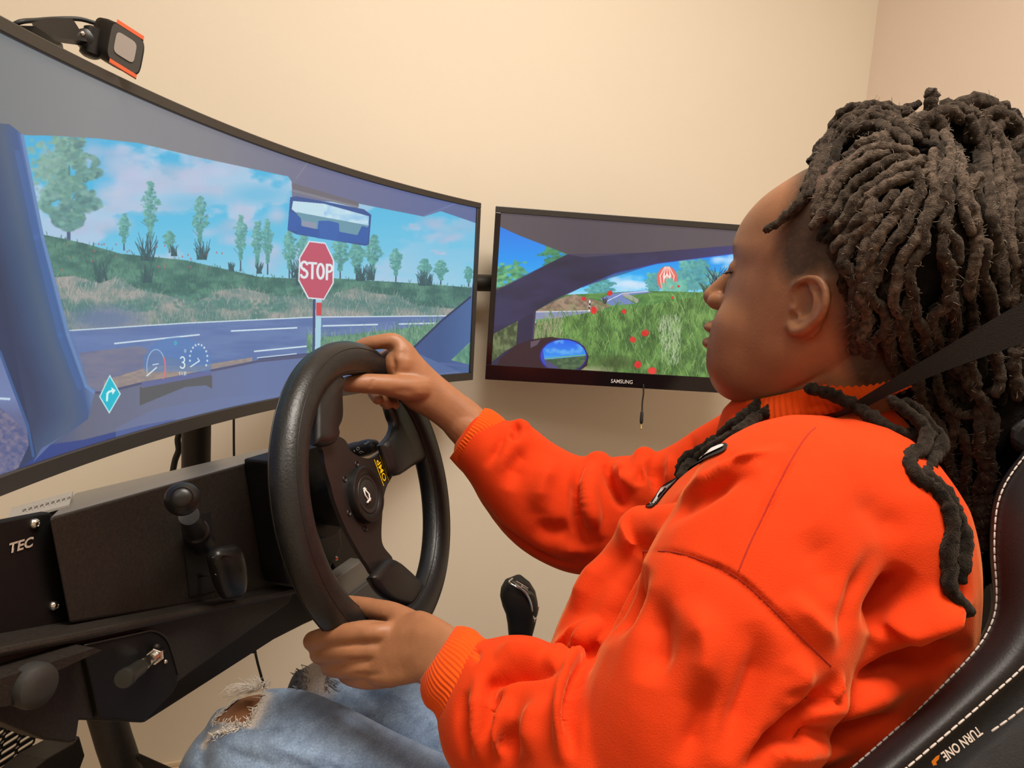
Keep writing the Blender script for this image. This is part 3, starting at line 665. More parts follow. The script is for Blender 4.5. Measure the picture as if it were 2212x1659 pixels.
MB().tube(catmull([base + [0, 0, 1.14], base + [.06, .13, 1.14], ja + (ja - jb) * .6], 20), 0.018, 16).build('arm_tube', M['powder'], stand)
_c = catmull([P(392, 925, 1.06), P(384, 948, 1.06), P(386, 972, 1.065), P(378, 995, 1.07), P(372, 1030, 1.07), P(372, 1060, 1.08)], 30)
tag(MB().tube(_c, 0.0048, 8, ends=True).build('cable_bundle', M['rubber']), 'black cable bundle running down beside the stand post', 'cable')
_c = catmull([P(505, 880, 1.25), P(505, 930, 1.25), P(505.5, 985, 1.25), P(508, 1100, 1.26)], 20)
tag(MB().tube(_c, 0.0022, 8, ends=True).build('hanging_cable', M['rubber']), 'thin black cable hanging straight down below the curved monitor', 'cable')
_c = catmull([P(549, 1385, 1.15), P(552, 1412, 1.15), P(560, 1445, 1.15), P(570, 1480, 1.15), P(578, 1510, 1.15), P(586, 1600, 1.16)], 24)
tag(MB().tube(_c, 0.0022, 8, ends=True).build('floor_cable', M['rubber']), 'thin black cable slanting down behind the near knee', 'cable')
# audio lead with plug
lead = empty('audio_lead', P(1388, 890, 1.52), 'thin black audio lead with a gold plug dangling under the flat monitor', 'cable')
zz = 1.535
MB().tube(catmull([P(1390, 830, zz), P(1390, 850, zz), P(1387.5, 870, zz), P(1387, 889, zz)], 14), 0.0018, 8).build('cord', M['rubber'], lead)
a0, a1 = P(1387, 886, zz), P(1385.3, 915, zz); ax = unit(a1 - a0); ln = np.linalg.norm(a1 - a0)
MB().lathe(a0, ax, [(0, .0016), (.003, .0024), (.006, .0036), (ln * .8, .0040), (ln, .0030)], 14).build('plug_sleeve', M['rubber'], lead)
pr = [(0, .0017)]
for k in range(4): pr += [(.003 * k + .0004, .0019), (.003 * k + .0024, .0019), (.003 * k + .0026, .0014), (.003 * k + .003, .0014)]
MB().lathe(a1, ax, pr + [(.0128, .0019), (.0142, .0010), (.0148, .0004)], 12).build('plug_pin', M['gold'], lead)

# ------------------------------------------------------------------ webcam clipped on the curved monitor
wcam = empty('webcam', P(250, 95, .7), 'black webcam with orange trim strips clipped on the curved monitor', 'camera')
zw = 0.665
fx = unit(P(300, 110, zw + .005) - P(235, 80, zw)); 
tl, bl_, br_, tr = P(250, 48, zw), P(235, 128, zw), P(293, 160, zw + .012), P(307, 88, zw + .012)
fc = (tl + bl_ + br_ + tr) / 4; ex = unit((tr + br_) - (tl + bl_)); ey = unit((tl + tr) - (bl_ + br_)); ez = unit(np.cross(ex, ey))
if ez @ (EYE - fc) < 0: ez = -ez
def superring(c, ax_, ay_, rx, ry, n=32, e=3.5):
    a = np.linspace(0, 2 * np.pi, n, endpoint=False); ca, sa = np.cos(a), np.sin(a)
    return c + (np.sign(ca) * np.abs(ca) ** (2 / e))[:, None] * ax_ * rx + (np.sign(sa) * np.abs(sa) ** (2 / e))[:, None] * ay_ * ry
hx, hy = 0.0160, 0.0195
back = -(ez * .6 + ex * 0.75); back = unit(back)
body = MB().rings([superring(fc + back * d + ez * k, ex, ey, hx * s_, hy * s_, 36, 4) for d, k, s_ in [(0.0, .001, .9), (0.0, 0, 1), (.006, 0, 1.0), (.012, 0, 1.02), (.019, 0, .98), (.022, 0, .86), (.0235, 0, .6)]])
body.build('camera_body', M['black'], wcam, autosmooth=50)
MB().rings([superring(fc + ez * k, ex, ey, hx * s_, hy * s_, 32, 5) for k, s_ in [(.0012, .93), (.0022, .92), (.0022, .80)]]).build('face_plate', mat('webcam_face', (0.045, 0.04, 0.034), .4), wcam, autosmooth=40)
MB().rings([superring(fc + ez * k - ex * .0005 + ey * .0005, ex, ey, rx_, ry_, 32, 5) for k, rx_, ry_ in [(.0016, .0096, .0105), (.0030, .0094, .0103)]]).build('lens_window', mat('blank_lens_window', lin((150, 140, 132)), .5), wcam, autosmooth=40)
om = mat('orange_trim', lin((214, 92, 48)), .45)
for s_ in (1, -1):
    MB().box(fc + ey * s_ * (hy - .0005) + ex * .001 + ez * .0003 , ex * .0125, ey * .0018, ez * .0022).build('trim_strip', om, wcam, smooth=False)
arm0, arm1 = P(75, 62, .60), P(172, 70, .655)
aw = unit(np.cross(arm1 - arm0, ez))
MB().rings([[p_ + aw * h_ + ez * .006, p_ - aw * h_ + ez * .006, p_ - aw * h_ - ez * .008, p_ + aw * h_ - ez * .008] for p_, h_ in [(arm0, .003), (arm0 * .6 + arm1 * .4, .0085), (arm1, .0105), (arm1 * .9 + P(200, 90, .665) * .1, .0095)]]).build('clip_arm', M['black'], wcam, autosmooth=30)
c1 = P(186, 86, .664); MB().lathe(c1 - ez * .008, ez, [(0, .006), (.001, .0085), (.014, .0085), (.0155, .006)], 20).build('hinge', M['black'], wcam, autosmooth=40)
MB().ball(P(178, 73, .651), .0028, 10).build('hinge_pin', M['steel'], wcam)
MB().lathe(P(199, 92, .668) - ey * .014, ey, [(0, .006), (.002, .009), (.026, .009), (.028, .006)], 20).build('swivel_neck', M['black'], wcam, autosmooth=40)
_q = lambda x, y, z: P(x, y, z)
MB().prism([_q(35, 55, .565), _q(75, 56, .585), _q(135, 95, .64), _q(112, 102, .628), _q(60, 78, .585)], ez * -.02).build('clip_jaw', M['black'], wcam, smooth=False)
wire = catmull([P(205, 50, .675), P(170, 41, .668), P(120, 41, .65), P(80, 44, .62), P(45, 47, .60), P(20, 60, .60)], 30)
MB().tube(wire, 0.0021, 8, ends=True).build('wire', M['rubber'], wcam)
# ------------------------------------------------------------------ dashboard console of the driving rig
CN = unit([0.963, -0.27, 0.05])
CP = Plane(P(585, 985, .80), CN)
dash = empty('dashboard_console', CP.at(400, 1300), 'black metal dashboard console of the driving rig, under the curved monitor', 'dashboard')
def poly_at(pl, pts, off=0.0): return [pl.at(x, y, off) for x, y in pts]
def plate(name, pl, pts, off, th, m, parent, bev=0.0015):
    o = MB().prism(poly_at(pl, pts, off), -pl.n * th).build(name, m, parent, smooth=False)
    if bev: bevel(o, bev)
    return o
fr = [(105, 1118), (585, 985), (690, 957), (714, 952), (740, 1190), (705, 1256), (627, 1272), (150, 1347)]
bk = [(160, 1065), (590, 965), (690, 940), (712, 936), (745, 1196), (710, 1262), (632, 1278), (160, 1352)]
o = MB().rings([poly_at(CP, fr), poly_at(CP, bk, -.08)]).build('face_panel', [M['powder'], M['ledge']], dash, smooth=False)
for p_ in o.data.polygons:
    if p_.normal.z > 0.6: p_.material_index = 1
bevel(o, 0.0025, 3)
plate('recessed_panel', CP, [(-60, 1138), (106, 1106), (120, 1118), (168, 1348), (184, 1374), (-60, 1418)], -.014, .008, M['powder_dark'], dash)
plate('front_lip', CP, [(-60, 1412), (182, 1364), (625, 1274), (642, 1268), (641, 1284), (180, 1386), (-60, 1434)], .022, .10, M['powder'], dash, .003)
# lettering on the recessed panel
xd = CP.at(73, 1166, -.013) - CP.at(16, 1183, -.013); yd = CP.at(46, 1150, -.013) - CP.at(50, 1195, -.013)
text_mesh('panel_lettering', 'TEC', M['greyprint'], dash, CP.at(43, 1179, -.0135), xd, yd, (np.linalg.norm(xd) / 1.95, np.linalg.norm(xd) / 1.95 * .98), shear=.25, bold=.03)
scw = None
for k, (x, y) in enumerate([(74, 1131), (116, 1308)]):
    c = CP.at(x, y, -.014)
    MB().lathe(c, CP.n, [(0, .0042), (.0012, .0041), (.0028, .0032), (.0035, .0018), (.0028, .0016), (.0026, .0004)], 16).build('screw', M['steel'], dash, autosmooth=40)
# bracket with a row of round holes
def holed_plate(nu, nv, fmap, hole, m=20, th=.002, nrm=None):
    mb = MB(); a = np.linspace(0, 2 * np.pi, m, endpoint=False) + np.pi / m
    for i in range(nu):
        for j in range(nv):
            if hole(i, j) is None:
                mb.add([fmap(i, j), fmap(i + 1, j), fmap(i + 1, j + 1), fmap(i, j + 1)], [(0, 1, 2, 3)]); continue
            rx, ry, e = hole(i, j)
            ca, sa = np.cos(a), np.sin(a)
            inn = np.stack([.5 + np.sign(ca) * np.abs(ca) ** (2 / e) * rx, .5 + np.sign(sa) * np.abs(sa) ** (2 / e) * ry], 1)
            k = np.maximum(np.abs(ca), np.abs(sa)); out = np.stack([.5 + .5 * ca / k, .5 + .5 * sa / k], 1)
            v = [fmap(i + q[0], j + q[1]) for q in np.vstack([inn, out])]
            mb.add(v, [(t, (t + 1) % m, m + (t + 1) % m, m + t) for t in range(m)])
    return mb
q00, q10, q11, q01 = (CP.at(x, y, o_) for x, y, o_ in ((14, 1130, -.024), (150, 1092, -.024), (158, 1063, -.062), (25, 1099, -.062)))
def fm(u, v):
    u = u / 11.0; v = v / 3.0
    return (q00 * (1 - u) + q10 * u) * (1 - v) + (q01 * (1 - u) + q11 * u) * v
o = holed_plate(11, 3, fm, lambda i, j: (.33, .36, 2) if j == 1 and 2 <= i <= 10 else None, 16).build('perforated_bracket', mat('pale_grey_coat', (.30, .275, .245), .45, bump=.05, bscale=700), dash, smooth=False, fix=False)
md = o.modifiers.new('thick', 'SOLIDIFY'); md.thickness = .002; md.offset = 0
MB().prism([q_ - np.array([0, 0, .007]) for q_ in (q00, q10, q11, q01)], np.array([0, 0, -.002])).build('hole_shade_backing', M['powder_dark'], dash, smooth=False)  # added dark sheet that makes the holes look shaded
plate('bracket_return', CP, [(14, 1131), (150, 1093), (150, 1140), (10, 1160)], -.024, .004, M['powder_dark'], dash, 0)
# lower side plates
plate('lower_panel', CP, [(-60, 1428), (182, 1378), (624, 1280), (636, 1280), (623, 1304), (384, 1474), (312, 1562), (172, 1556), (166, 1600), (150, 1606), (100, 1600), (-60, 1536)], .012, .03, M['powder'], dash, .002)
plate('underside_beam', CP, [(615, 1296), (650, 1268), (715, 1262), (726, 1318), (655, 1350), (592, 1382), (312, 1562), (290, 1550), (380, 1470)], -.012, .06, M['powder_dark'], dash, .002)
plate('hinge_plate', CP, [(179, 1394), (300, 1368), (326, 1363), (348, 1370), (364, 1388), (378, 1430), (385, 1457), (384, 1476), (374, 1496), (311, 1559), (215, 1552), (181, 1400)], .018, .006, M['powder_dark'], dash, .001)
MB().tube(catmull([CP.at(x, y, .0185) for x, y in [(181, 1394), (300, 1368), (326, 1363), (348, 1370), (364, 1388), (378, 1430), (385, 1457)]], 40), .0009, 6).build('plate_edge', M['powder'], dash)
plate('cable_clip', CP, [(535, 1402), (556, 1384), (580, 1372), (578, 1384), (560, 1392), (548, 1412)], -.03, .02, M['powder_dark'], dash, 0)
# ramp bracket with a big round knob
rp = [CP.at(x, y, .02) for x, y in ((-60, 1462), (165, 1392), (181, 1397), (70, 1446), (66, 1500), (-60, 1520))]
MB().prism([p_ + CP.n * .018 for p_ in rp], -CP.n * .03).build('ramp_bracket', M['powder'], dash, smooth=False)
kc = CP.at(44, 1474, .026)
knob = MB().lathe(kc, CP.n, [(0, .010), (.004, .0115), (.006, .0150), (.014, .0158), (.018, .0145), (.0205, .011), (.0215, .006), (.0217, .001)], 28).build('clamp_knob', mat('knob_rubber', (0.022, 0.020, 0.018), .6, bump=.1, bscale=800), dash, autosmooth=35)
# spring plunger
b0 = CP.at(354, 1404, .018); tp = CP.at(268, 1466, .058); ax = unit(tp - b0); L = np.linalg.norm(tp - b0)
pl = MB().lathe(b0, ax, [(0, .0025), (L * .30, .0025)], 12).build('plunger_pin', M['black'], dash)
hx_ = MB(); hx_.lathe(b0 + ax * L * .22, ax, [(0, .0064), (.0008, .0071), (.0055, .0071), (.0062, .0064)], 6)
hx_.build('hex_nut', M['steel'], dash, smooth=False)
th = [(0, .0042)]
for k in range(5): th += [(.0009 + .0016 * k, .0046), (.0017 + .0016 * k, .0040)]
MB().lathe(b0 + ax * (L * .22 + .0055), ax, th + [(.010, .0047), (.022, .0047)], 18).build('threaded_sleeve', M['steel'], dash, autosmooth=30)
MB().lathe(b0 + ax * L * .62, ax, [(0, .0052), (.001, .0060), (L * .24, .0062), (L * .30, .0072), (L * .37, .0075), (L * .39, .0068), (L * .394, .001)], 24).build('plunger_knob', mat('plunger_grip', (0.014, 0.013, 0.010), .5), dash, autosmooth=35)
MB().ball(CP.at(338, 1398, .022), .0032, 10).build('screw', M['powder'], dash)
MB().ball(CP.at(357, 1429, .020), .0022, 10).build('screw', M['steel'], dash)
plate('column_housing', CP, [(583, 996), (690, 963), (712, 958), (740, 1180), (702, 1250), (628, 1264), (618, 1230)], .034, .034, M['powder_dark'], dash, .003)
M['stalk'] = mat('stalk_plastic', (0.03, 0.027, 0.024), .4, bump=.04, bscale=600)
# control stalks
plate('stalk_slot_shade', CP, [(392, 1120), (455, 1105), (468, 1275), (410, 1290)], .001, .004, mat('slot_shade_black', (0.003, 0.003, 0.003), .6), dash, 0)  # flat black sheet, the recess's shade put into its colour
s0, s1 = CP.at(436, 1172, 0.0), CP.at(400, 1096, .055); ax = unit(s1 - s0); L = np.linalg.norm(s1 - s0)
MB().lathe(s0, ax, [(0, .0125), (.004, .0125), (.007, .0105), (L * .25, .0100), (L * .27, .0116), (L * .36, .0116), (L * .38, .0098), (L * .8, .0088)], 28).build('light_stalk', M['black'], dash, autosmooth=35)
bc = CP.at(394, 1078, .060)
cap_ax = unit(unit(EYE - bc) + unit(s1 - s0) * .45)
kb = [(q, math.sqrt(max(0, .0142 ** 2 - q * q))) for q in np.linspace(-.0141, .0108, 14)]
MB().lathe(bc, cap_ax, kb + [(.0116, .0086), (.0111, .0082), (.0116, .0078), (.0123, .0070), (.0132, .0046), (.0137, .001)], 32).build('stalk_knob', M['black'], dash, autosmooth=50)
MB().rings([superring(CP.at((a_[0] + a_[2]) / 2, (a_[1] + a_[3]) / 2, of), unit(CP.at(a_[2], a_[3], of) - CP.at(a_[0], a_[1], of)), CP.n, np.linalg.norm(CP.at(a_[2], a_[3], of) - CP.at(a_[0], a_[1], of)) / 2, dn * .8, 28, 3) for a_, of, dn in
    [((470, 1184, 506, 1176), .036, .004), ((460, 1192, 513, 1182), .036, .010), ((456, 1206, 517, 1194), .036, .013), ((460, 1224, 521, 1212), .035, .014), ((464, 1240, 524, 1232), .034, .014), ((470, 1262, 526, 1254), .032, .013), ((478, 1282, 524, 1276), .029, .011), ((484, 1294, 518, 1288), .028, .005)]]).build('paddle_lever', M['black'], dash, autosmooth=50)
MB().tube(catmull([CP.at(x, y, .0455) for x, y in ((458, 1205), (478, 1200), (500, 1202), (515, 1216), (522, 1232))], 20), .0007, 6).build('lever_seam', M['leather'], dash)
MB().tube([CP.at(470, 1236, .036), CP.at(446, 1240, .012), CP.at(430, 1242, 0)], .0028, 10).build('lever_shaft', M['steel'], dash)
w0, w1 = P(726, 984, .99), P(806, 964, .93); ax = unit(w1 - w0); L = np.linalg.norm(w1 - w0)
wip = MB().tube([w0 + ax * L * q for q in (0, .2, .4, .58, .6, .75, .9, 1.0)], [.0090, .0112, .0120, .0122, .0113, .0116, .0112, .0092], 24, ends=True)  .build('wiper_stalk', M['stalk'], dash, autosmooth=60)
ic = MB(); side_ = unit(EYE - w1); up_ = unit(np.cross(ax, side_)); up_ = up_ if up_[2] > 0 else -up_; side_ = np.cross(up_, ax); side_ = side_ if side_ @ (EYE - w1) > 0 else -side_
def on_stalk(t, ang, r=.0119):
    a = math.radians(ang); return w0 + ax * L * t + r * (math.cos(a) * side_ + math.sin(a) * up_)
ic.tube([on_stalk(.80 + .035 * math.cos(a), 8 + 9 * math.sin(a)) for a in np.linspace(0, 6.28, 13)], .0005, 5)
ic.tube([on_stalk(.70, -6), on_stalk(.70, 6)], .0007, 5); ic.tube([on_stalk(.83, -28), on_stalk(.80, -14), on_stalk(.86, -12), on_stalk(.90, -24)], .0005, 5)
ic.tube([on_stalk(1.0, 36, .0112), on_stalk(1.05, 40, .0108), on_stalk(1.02, 46, .0108)], .0006, 5); ic.tube([on_stalk(.96, 30), on_stalk(1.02, 28, .011)], .0006, 5)
for t in (.34, .40, .46): ic.tube([on_stalk(t, 14), on_stalk(t + .03, 30), on_stalk(t + .06, 16)], .0006, 5)
ic.build('stalk_icons', M['white'], wip)
# column supports glimpsed behind the wheel
plate('column_bracket', Plane(P(770, 1240, .90), CN), [(722, 1254), (786, 1208), (812, 1240), (754, 1290)], 0, .02, M['grey'], dash)
plate('column_bracket', Plane(P(800, 1300, .93), CN), [(752, 1292), (812, 1246), (890, 1262), (940, 1340), (800, 1360)], 0, .02, mat('dark_grey_coat', (0.07, 0.065, 0.06), .5), dash)
plate('column_cheek', Plane(P(715, 1160, .93), CN), [(682, 1030), (700, 1020), (760, 1150), (790, 1205), (730, 1240), (700, 1180)], 0, .03, M['powder_dark'], dash)
plate('column_side', Plane(P(700, 1150, .96), CN), [(668, 1120), (706, 1100), (752, 1200), (700, 1230)], 0, .02, M['powder'], dash)
for x, y, r in ((703, 1042, .005), (709, 1094, .005), (714, 1112, .006), (708, 1182, .005), (722, 1206, .003)):
    MB().lathe(P(x, y, .915), unit(EYE - P(x, y, .915)) * .6 + CN * .4, [(0, r), (.006, r), (.008, r * .6)], 8).build('bolt', M['steel'], dash, smooth=False)
# rig legs below
leg = stand
MB().tube([P(222, 1520, .98), P(246, 1600, .98), P(310, 1790, .99)], .0235, 28).build('slanted_tube', M['powder'], leg, autosmooth=40)
lp = Plane(P(120, 1620, .80), CN)
plate('box_bracket', lp, [(160, 1606), (172, 1590), (184, 1632), (170, 1670), (60, 1730), (40, 1690), (100, 1640)], 0, .04, M['powder'], leg)
plate('foot_bracket', Plane(P(320, 1640, 1.0), CN), [(298, 1634), (304, 1628), (380, 1662), (500, 1720), (440, 1800), (300, 1700)], 0, .02, M['powder'], leg)
vp = Plane(P(40, 1610, .82), CN)
def vm(u, v):
    k = math.floor(u - 1e-9) if u > 0 else 0
    x = 17 + 40 * (u - 2) - 4 * v; y = 1609 - 25 * (u - 2) + 18 * v
    return vp.at(x - 8, y - 24, -.01)
o = holed_plate(4, 9, lambda u, v: vm(u, v - 3 + (0.0)), lambda i, j: (.44, .24, 7), 16).build('slotted_panel', M['powder_dark'], leg, smooth=False, fix=False)
md = o.modifiers.new('thick', 'SOLIDIFY'); md.thickness = .002; md.offset = 0

# ------------------------------------------------------------------ gear shifter
gs = empty('gear_shifter', P(1120, 1500, 1.05), 'black gear shift knob with chrome trim standing beside the driver\'s lap', 'shifter')
secs = [((1109, 1249), (1128, 1247), .012), ((1090, 1256), (1146, 1262), .019), ((1082, 1270), (1157, 1280), .0225), ((1080, 1285), (1161, 1298), .024), ((1085, 1305), (1163, 1315), .0235), ((1092, 1322), (1160, 1332), .021), ((1096, 1345), (1156, 1350), .0185), ((1098, 1368), (1150, 1372), .017), ((1101, 1376), (1146, 1379), .0145)]
R = []
for (a, b, dh) in secs:
    A, B = P(a[0], a[1], 1.06), P(b[0], b[1], 1.06); c = (A + B) / 2
    R.append(superring(c, unit(B - A), unit(np.cross(B - A, [0, 0, 1.0])), np.linalg.norm(B - A) / 2, dh, 28, 2.4))
MB().rings(R).build('shift_knob', M['black_soft'], gs)
fw = lambda x, y, d=0.0: P(x, y, 1.06) - d * unit(P(x, y, 1.06) - EYE)
cv = catmull([fw(1107, 1250, .010), fw(1100, 1257, .020), fw(1112, 1266, .0245), fw(1128, 1274, .0245), fw(1140, 1288, .0235), fw(1147, 1306, .021), fw(1149, 1322, .018), fw(1151, 1335, .016)], 40)
MB().tube(cv, np.linspace(.0014, .0020, 40), 10, ends=True).build('chrome_trim', M['chrome'], gs)
cv2 = catmull([fw(1151, 1335, .016), fw(1156, 1336, .011), fw(1160, 1326, .006), fw(1163, 1310, .002)], 16)
MB().tube(cv2, .0017, 8, ends=True).build('chrome_trim', M['chrome'], gs)
MB().prism([fw(1149, 1327, .0175), fw(1153, 1330, .0165), fw(1158, 1327, .011), fw(1155, 1345, .0135), fw(1150, 1348, .0155)], unit(EYE - P(1150, 1340, 1.06)) * .0012).build('chrome_tab', M['chrome'], gs, smooth=False)
ins = [fw(1103, 1254, .0195), fw(1113, 1263, .0240), fw(1129, 1271, .0242), fw(1141, 1286, .0232), fw(1148, 1305, .0206), fw(1151, 1322, .0170), fw(1158, 1322, .0105), fw(1161, 1300, .0085), fw(1154, 1279, .0135), fw(1140, 1264, .0165), fw(1122, 1254, .0165)]
ctr = np.mean(ins, 0) + unit(EYE - np.mean(ins, 0)) * .002 + np.array([0, 0, .003])
obj('top_cap', ins + [ctr], [(i, (i + 1) % len(ins), len(ins)) for i in range(len(ins))], mat('shift_cap_gloss', (0.05, 0.045, 0.035), .15, coat=.6), gs)
gm = MB()
pat = lambda u, v: fw(1115 + 26 * u - 2 * v, 1255 + 16 * u + 7 * v, .0215 + .0035 * math.sin(min(1, u) * 3.14) + .0022 * v)
for pth in (((0, 0), (1, 0)), ((0, 1), (.55, 1)), ((.5, 0), (.5, 1)), ((.5, .5), (1.0, .5))):
    gm.tube(np.array([pat(*q) for q in pth]), .0006, 5)
gm.build('gear_pattern', M['white'], gs)
MB().tube([P(1124, 1372, 1.06), P(1128, 1480, 1.06), P(1134, 1640, 1.06)], [.012, .0095, .0095], 16).build('shift_shaft', M['powder'], gs)
sb = P(1134, 1640, 1.06)
MB().lathe(sb + np.array([0, 0, -.06]), [0, 0, 1], [(0, .055), (.01, .055), (.03, .040), (.05, .030), (.07, .020), (.09, .014)], 28).build('shifter_gaiter', M['leather'], gs)
MB().box(sb + np.array([0, 0, -.10]), np.array([.08, .02, 0]), np.array([-.02, .08, 0]), np.array([0, 0, .04])).build('shifter_housing', M['powder'], gs, smooth=False)
MB().tube([np.array([sb[0], sb[1], 0.0]), sb + np.array([0, 0, -.14])], .022, 16).build('shifter_post', M['powder'], gs)
# ------------------------------------------------------------------ steering wheel
WC = np.array([-0.1496, 0.7774, 0.8951]); _az, _tl = -0.2739, 0.3129
WN = np.array([math.cos(_tl) * math.cos(_az), math.cos(_tl) * math.sin(_az), math.sin(_tl)])
WA = unit(np.cross([0, 0, 1], WN)); WB = np.cross(WN, WA)
WR, WT_ = 0.157, 0.0190
WP = Plane(WC, WN)
def wpt(ang, r=WR, off=0.0):
    return WC + r * (math.cos(ang) * WA + math.sin(ang) * WB) + off * WN
wheel = empty('steering_wheel', WC, 'black three-spoke racing steering wheel held in both hands', 'steering wheel')
R = []
ca = np.linspace(0, 2 * np.pi, 25)[:-1]
for k in range(145):
    t = 2 * np.pi * k / 144; er = math.cos(t) * WA + math.sin(t) * WB
    ring = []
    for a in ca:
        rr_ = WT_ * (1 + .05 * math.cos(2 * a) + .03 * math.cos(a - .6))
        ring.append(WC + er * (WR + rr_ * math.cos(a)) + WN * rr_ * 0.98 * math.sin(a))
    R.append(ring)
MB().rings(R, cap=False).build('rim', M['leather'], wheel)
def seam(ang_c, rad=.0008, nm='rim_seam', r0=0, r1=2 * np.pi, lift=0):
    pts = []
    for t in np.linspace(r0, r1, 140):
        er = math.cos(t) * WA + math.sin(t) * WB
        rr_ = WT_ * (1 + .05 * math.cos(2 * ang_c) + .03 * math.cos(ang_c - .6)) + lift
        pts.append(WC + er * (WR + rr_ * math.cos(ang_c)) + WN * rr_ * .98 * math.sin(ang_c))
    MB().tube(pts, rad, 6).build(nm, M['black'], wheel)
seam(math.radians(150)); seam(math.radians(-25)); seam(math.radians(62), .0006)
# spoke plate
outline = [(684, 950), (702, 938), (735, 944), (749, 955), (756, 972), (772, 984), (790, 990), (806, 988), (829, 972), (842, 962), (862, 985), (866, 1022), (852, 1024), (843, 1037), (835, 1052), (829, 1075), (826, 1110), (824, 1157), (829, 1181), (849, 1208), (838, 1224), (811, 1243), (795, 1222), (780, 1200), (757, 1160), (744, 1134), (733, 1108), (722, 1078), (716, 1053), (709, 1030), (702, 1002), (698, 975)]
op = catmull(np.array(outline + outline[:1], float), 110)[:-1]
o = MB().prism([WP.at(x, y, -.006) for x, y in op], -WN * .005).build('spoke_plate', M['plate'], wheel, smooth=False)
def pad(pts, off, th, bev=.006):
    pp = catmull(np.array(pts + pts[:1], float), 44)[:-1]
    R = []
    c = np.mean([WP.at(x, y, off) for x, y in pp], 0)
    for d, s_ in ((0, .80), (-.002, .93), (-.006, 1.0), (-th + .006, 1.0), (-th + .002, .94), (-th, .8)):
        R.append([c + (WP.at(x, y, off) - c) * s_ + WN * d for x, y in pp])
    MB().rings(R).build('spoke_cover', M['pad'], wheel, autosmooth=60)
pad([(690, 958), (690, 905), (690, 850), (700, 812), (724, 800), (750, 812), (745, 835), (746, 900), (735, 930), (737, 950), (715, 962)], .008, .016)
pad([(832, 960), (852, 936), (858, 912), (850, 890), (846, 868), (872, 850), (920, 880), (936, 930), (934, 985), (903, 1003), (872, 1024), (854, 1022), (842, 990)], .008, .016)
pad([(811, 1246), (828, 1226), (849, 1206), (867, 1212), (884, 1226), (903, 1244), (930, 1275), (925, 1308), (895, 1308), (852, 1295), (826, 1272)], .008, .016)
# horn button
hc = WP.at(788, 1069, -.004)
MB().lathe(hc, WN, [(-.004, .0325), (.004, .0325), (.0065, .0315), (.0070, .0290), (.0055, .0235), (.0045, .0225)], 40).build('horn_ring', M['black'], wheel, autosmooth=35)
hb = MB().lathe(hc, WN, [(0, .0222), (.0040, .0222), (.0052, .0212), (.0050, .0175), (.0045, .0168), (.0052, .0155), (.0064, .008), (.0066, .0005)], 36).build('horn_button', M['black_soft'], wheel, autosmooth=35)
hi = MB()
hp = Plane(hc + WN * .0072, WN)
def stroke(pts, w):
    q = [hp.at(x, y) for x, y in pts]
    hi.tube(q, w, 6, flat=WN, ends=False)
stroke([(785, 1057), (787, 1054), (791, 1057)], .0009); stroke([(787, 1056), (796, 1066), (799, 1077), (796, 1080), (789, 1070), (786, 1058)], .0009)
stroke([(797, 1066), (799, 1080)], .0009); stroke([(793, 1086), (797, 1080), (800, 1082)], .0010); stroke([(799, 1080), (800, 1076)], .0010); stroke([(794, 1086), (800, 1076)], .0010)
hi.build('horn_icon', M['white'], hb)
# maker mark
pm = -.0055
xd = WP.at(815, 990, pm) - WP.at(833, 1040, pm); c = WP.at(824, 1016, pm)
yd = np.cross(WN, unit(xd)); ln = np.linalg.norm(xd)
text_mesh('maker_lettering', 'OMP', M['yellow'], wheel, c, xd, yd, (ln / 2.3, ln / 2.3 * .95), depth=.0004, bold=.008)
lm = MB()
for s_ in (1, -1):
    lm.box(c + yd * s_ * ln * .245 + WN * .0002, unit(xd) * ln * .56, yd * .0005, WN * .0002)
lm.build('maker_bars', M['yellow'], wheel, smooth=False)
for x, y in ((770, 1002), (744, 1035), (753, 1108), (789, 1142)):
    MB().lathe(WP.at(x, y, -.006), WN, [(-.002, .0035), (.0006, .0035), (.0012, .003), (.0004, .0022), (-.001, .0020)], 14).build('bolt', M['plate'], wheel, autosmooth=40)
# hub and column
hb0 = hc - WN * .007
MB().lathe(hb0, -WN, [(0, .036), (.012, .036), (.03, .030), (.045, .026), (.046, .040), (.056, .040), (.058, .0185), (.095, .0185)], 32).build('hub_adapter', M['black'], wheel, autosmooth=35)
# ------------------------------------------------------------------ the driver
def remesh(parts, voxel, smooth_it=4, name='tmp'):
    """union of closed shells -> one continuous surface (voxel remesh, smoothed); returns (verts, faces)"""
    mb = MB()
    for p_ in parts: mb.add(np.vstack(p_.v), p_.f)
    o = mb.build(name, None, fix=True)
    md = o.modifiers.new('r', 'REMESH'); md.mode = 'VOXEL'; md.voxel_size = voxel; md.adaptivity = 0
    if smooth_it:
        sm = o.modifiers.new('s', 'SMOOTH'); sm.factor = .5; sm.iterations = smooth_it
    dg = bpy.context.evaluated_depsgraph_get()
    me = bpy.data.meshes.new_from_object(o.evaluated_get(dg))
    src = o.data; bpy.data.objects.remove(o); bpy.data.meshes.remove(src)
    return me
def get_co(me):
    a = np.zeros(len(me.vertices) * 3); me.vertices.foreach_get('co', a); return a.reshape(-1, 3)
def get_no(me):
    a = np.zeros(len(me.vertices) * 3); me.vertex_normals.foreach_get('vector', a); return a.reshape(-1, 3)
def set_co(me, co): me.vertices.foreach_set('co', co.ravel()); me.update()
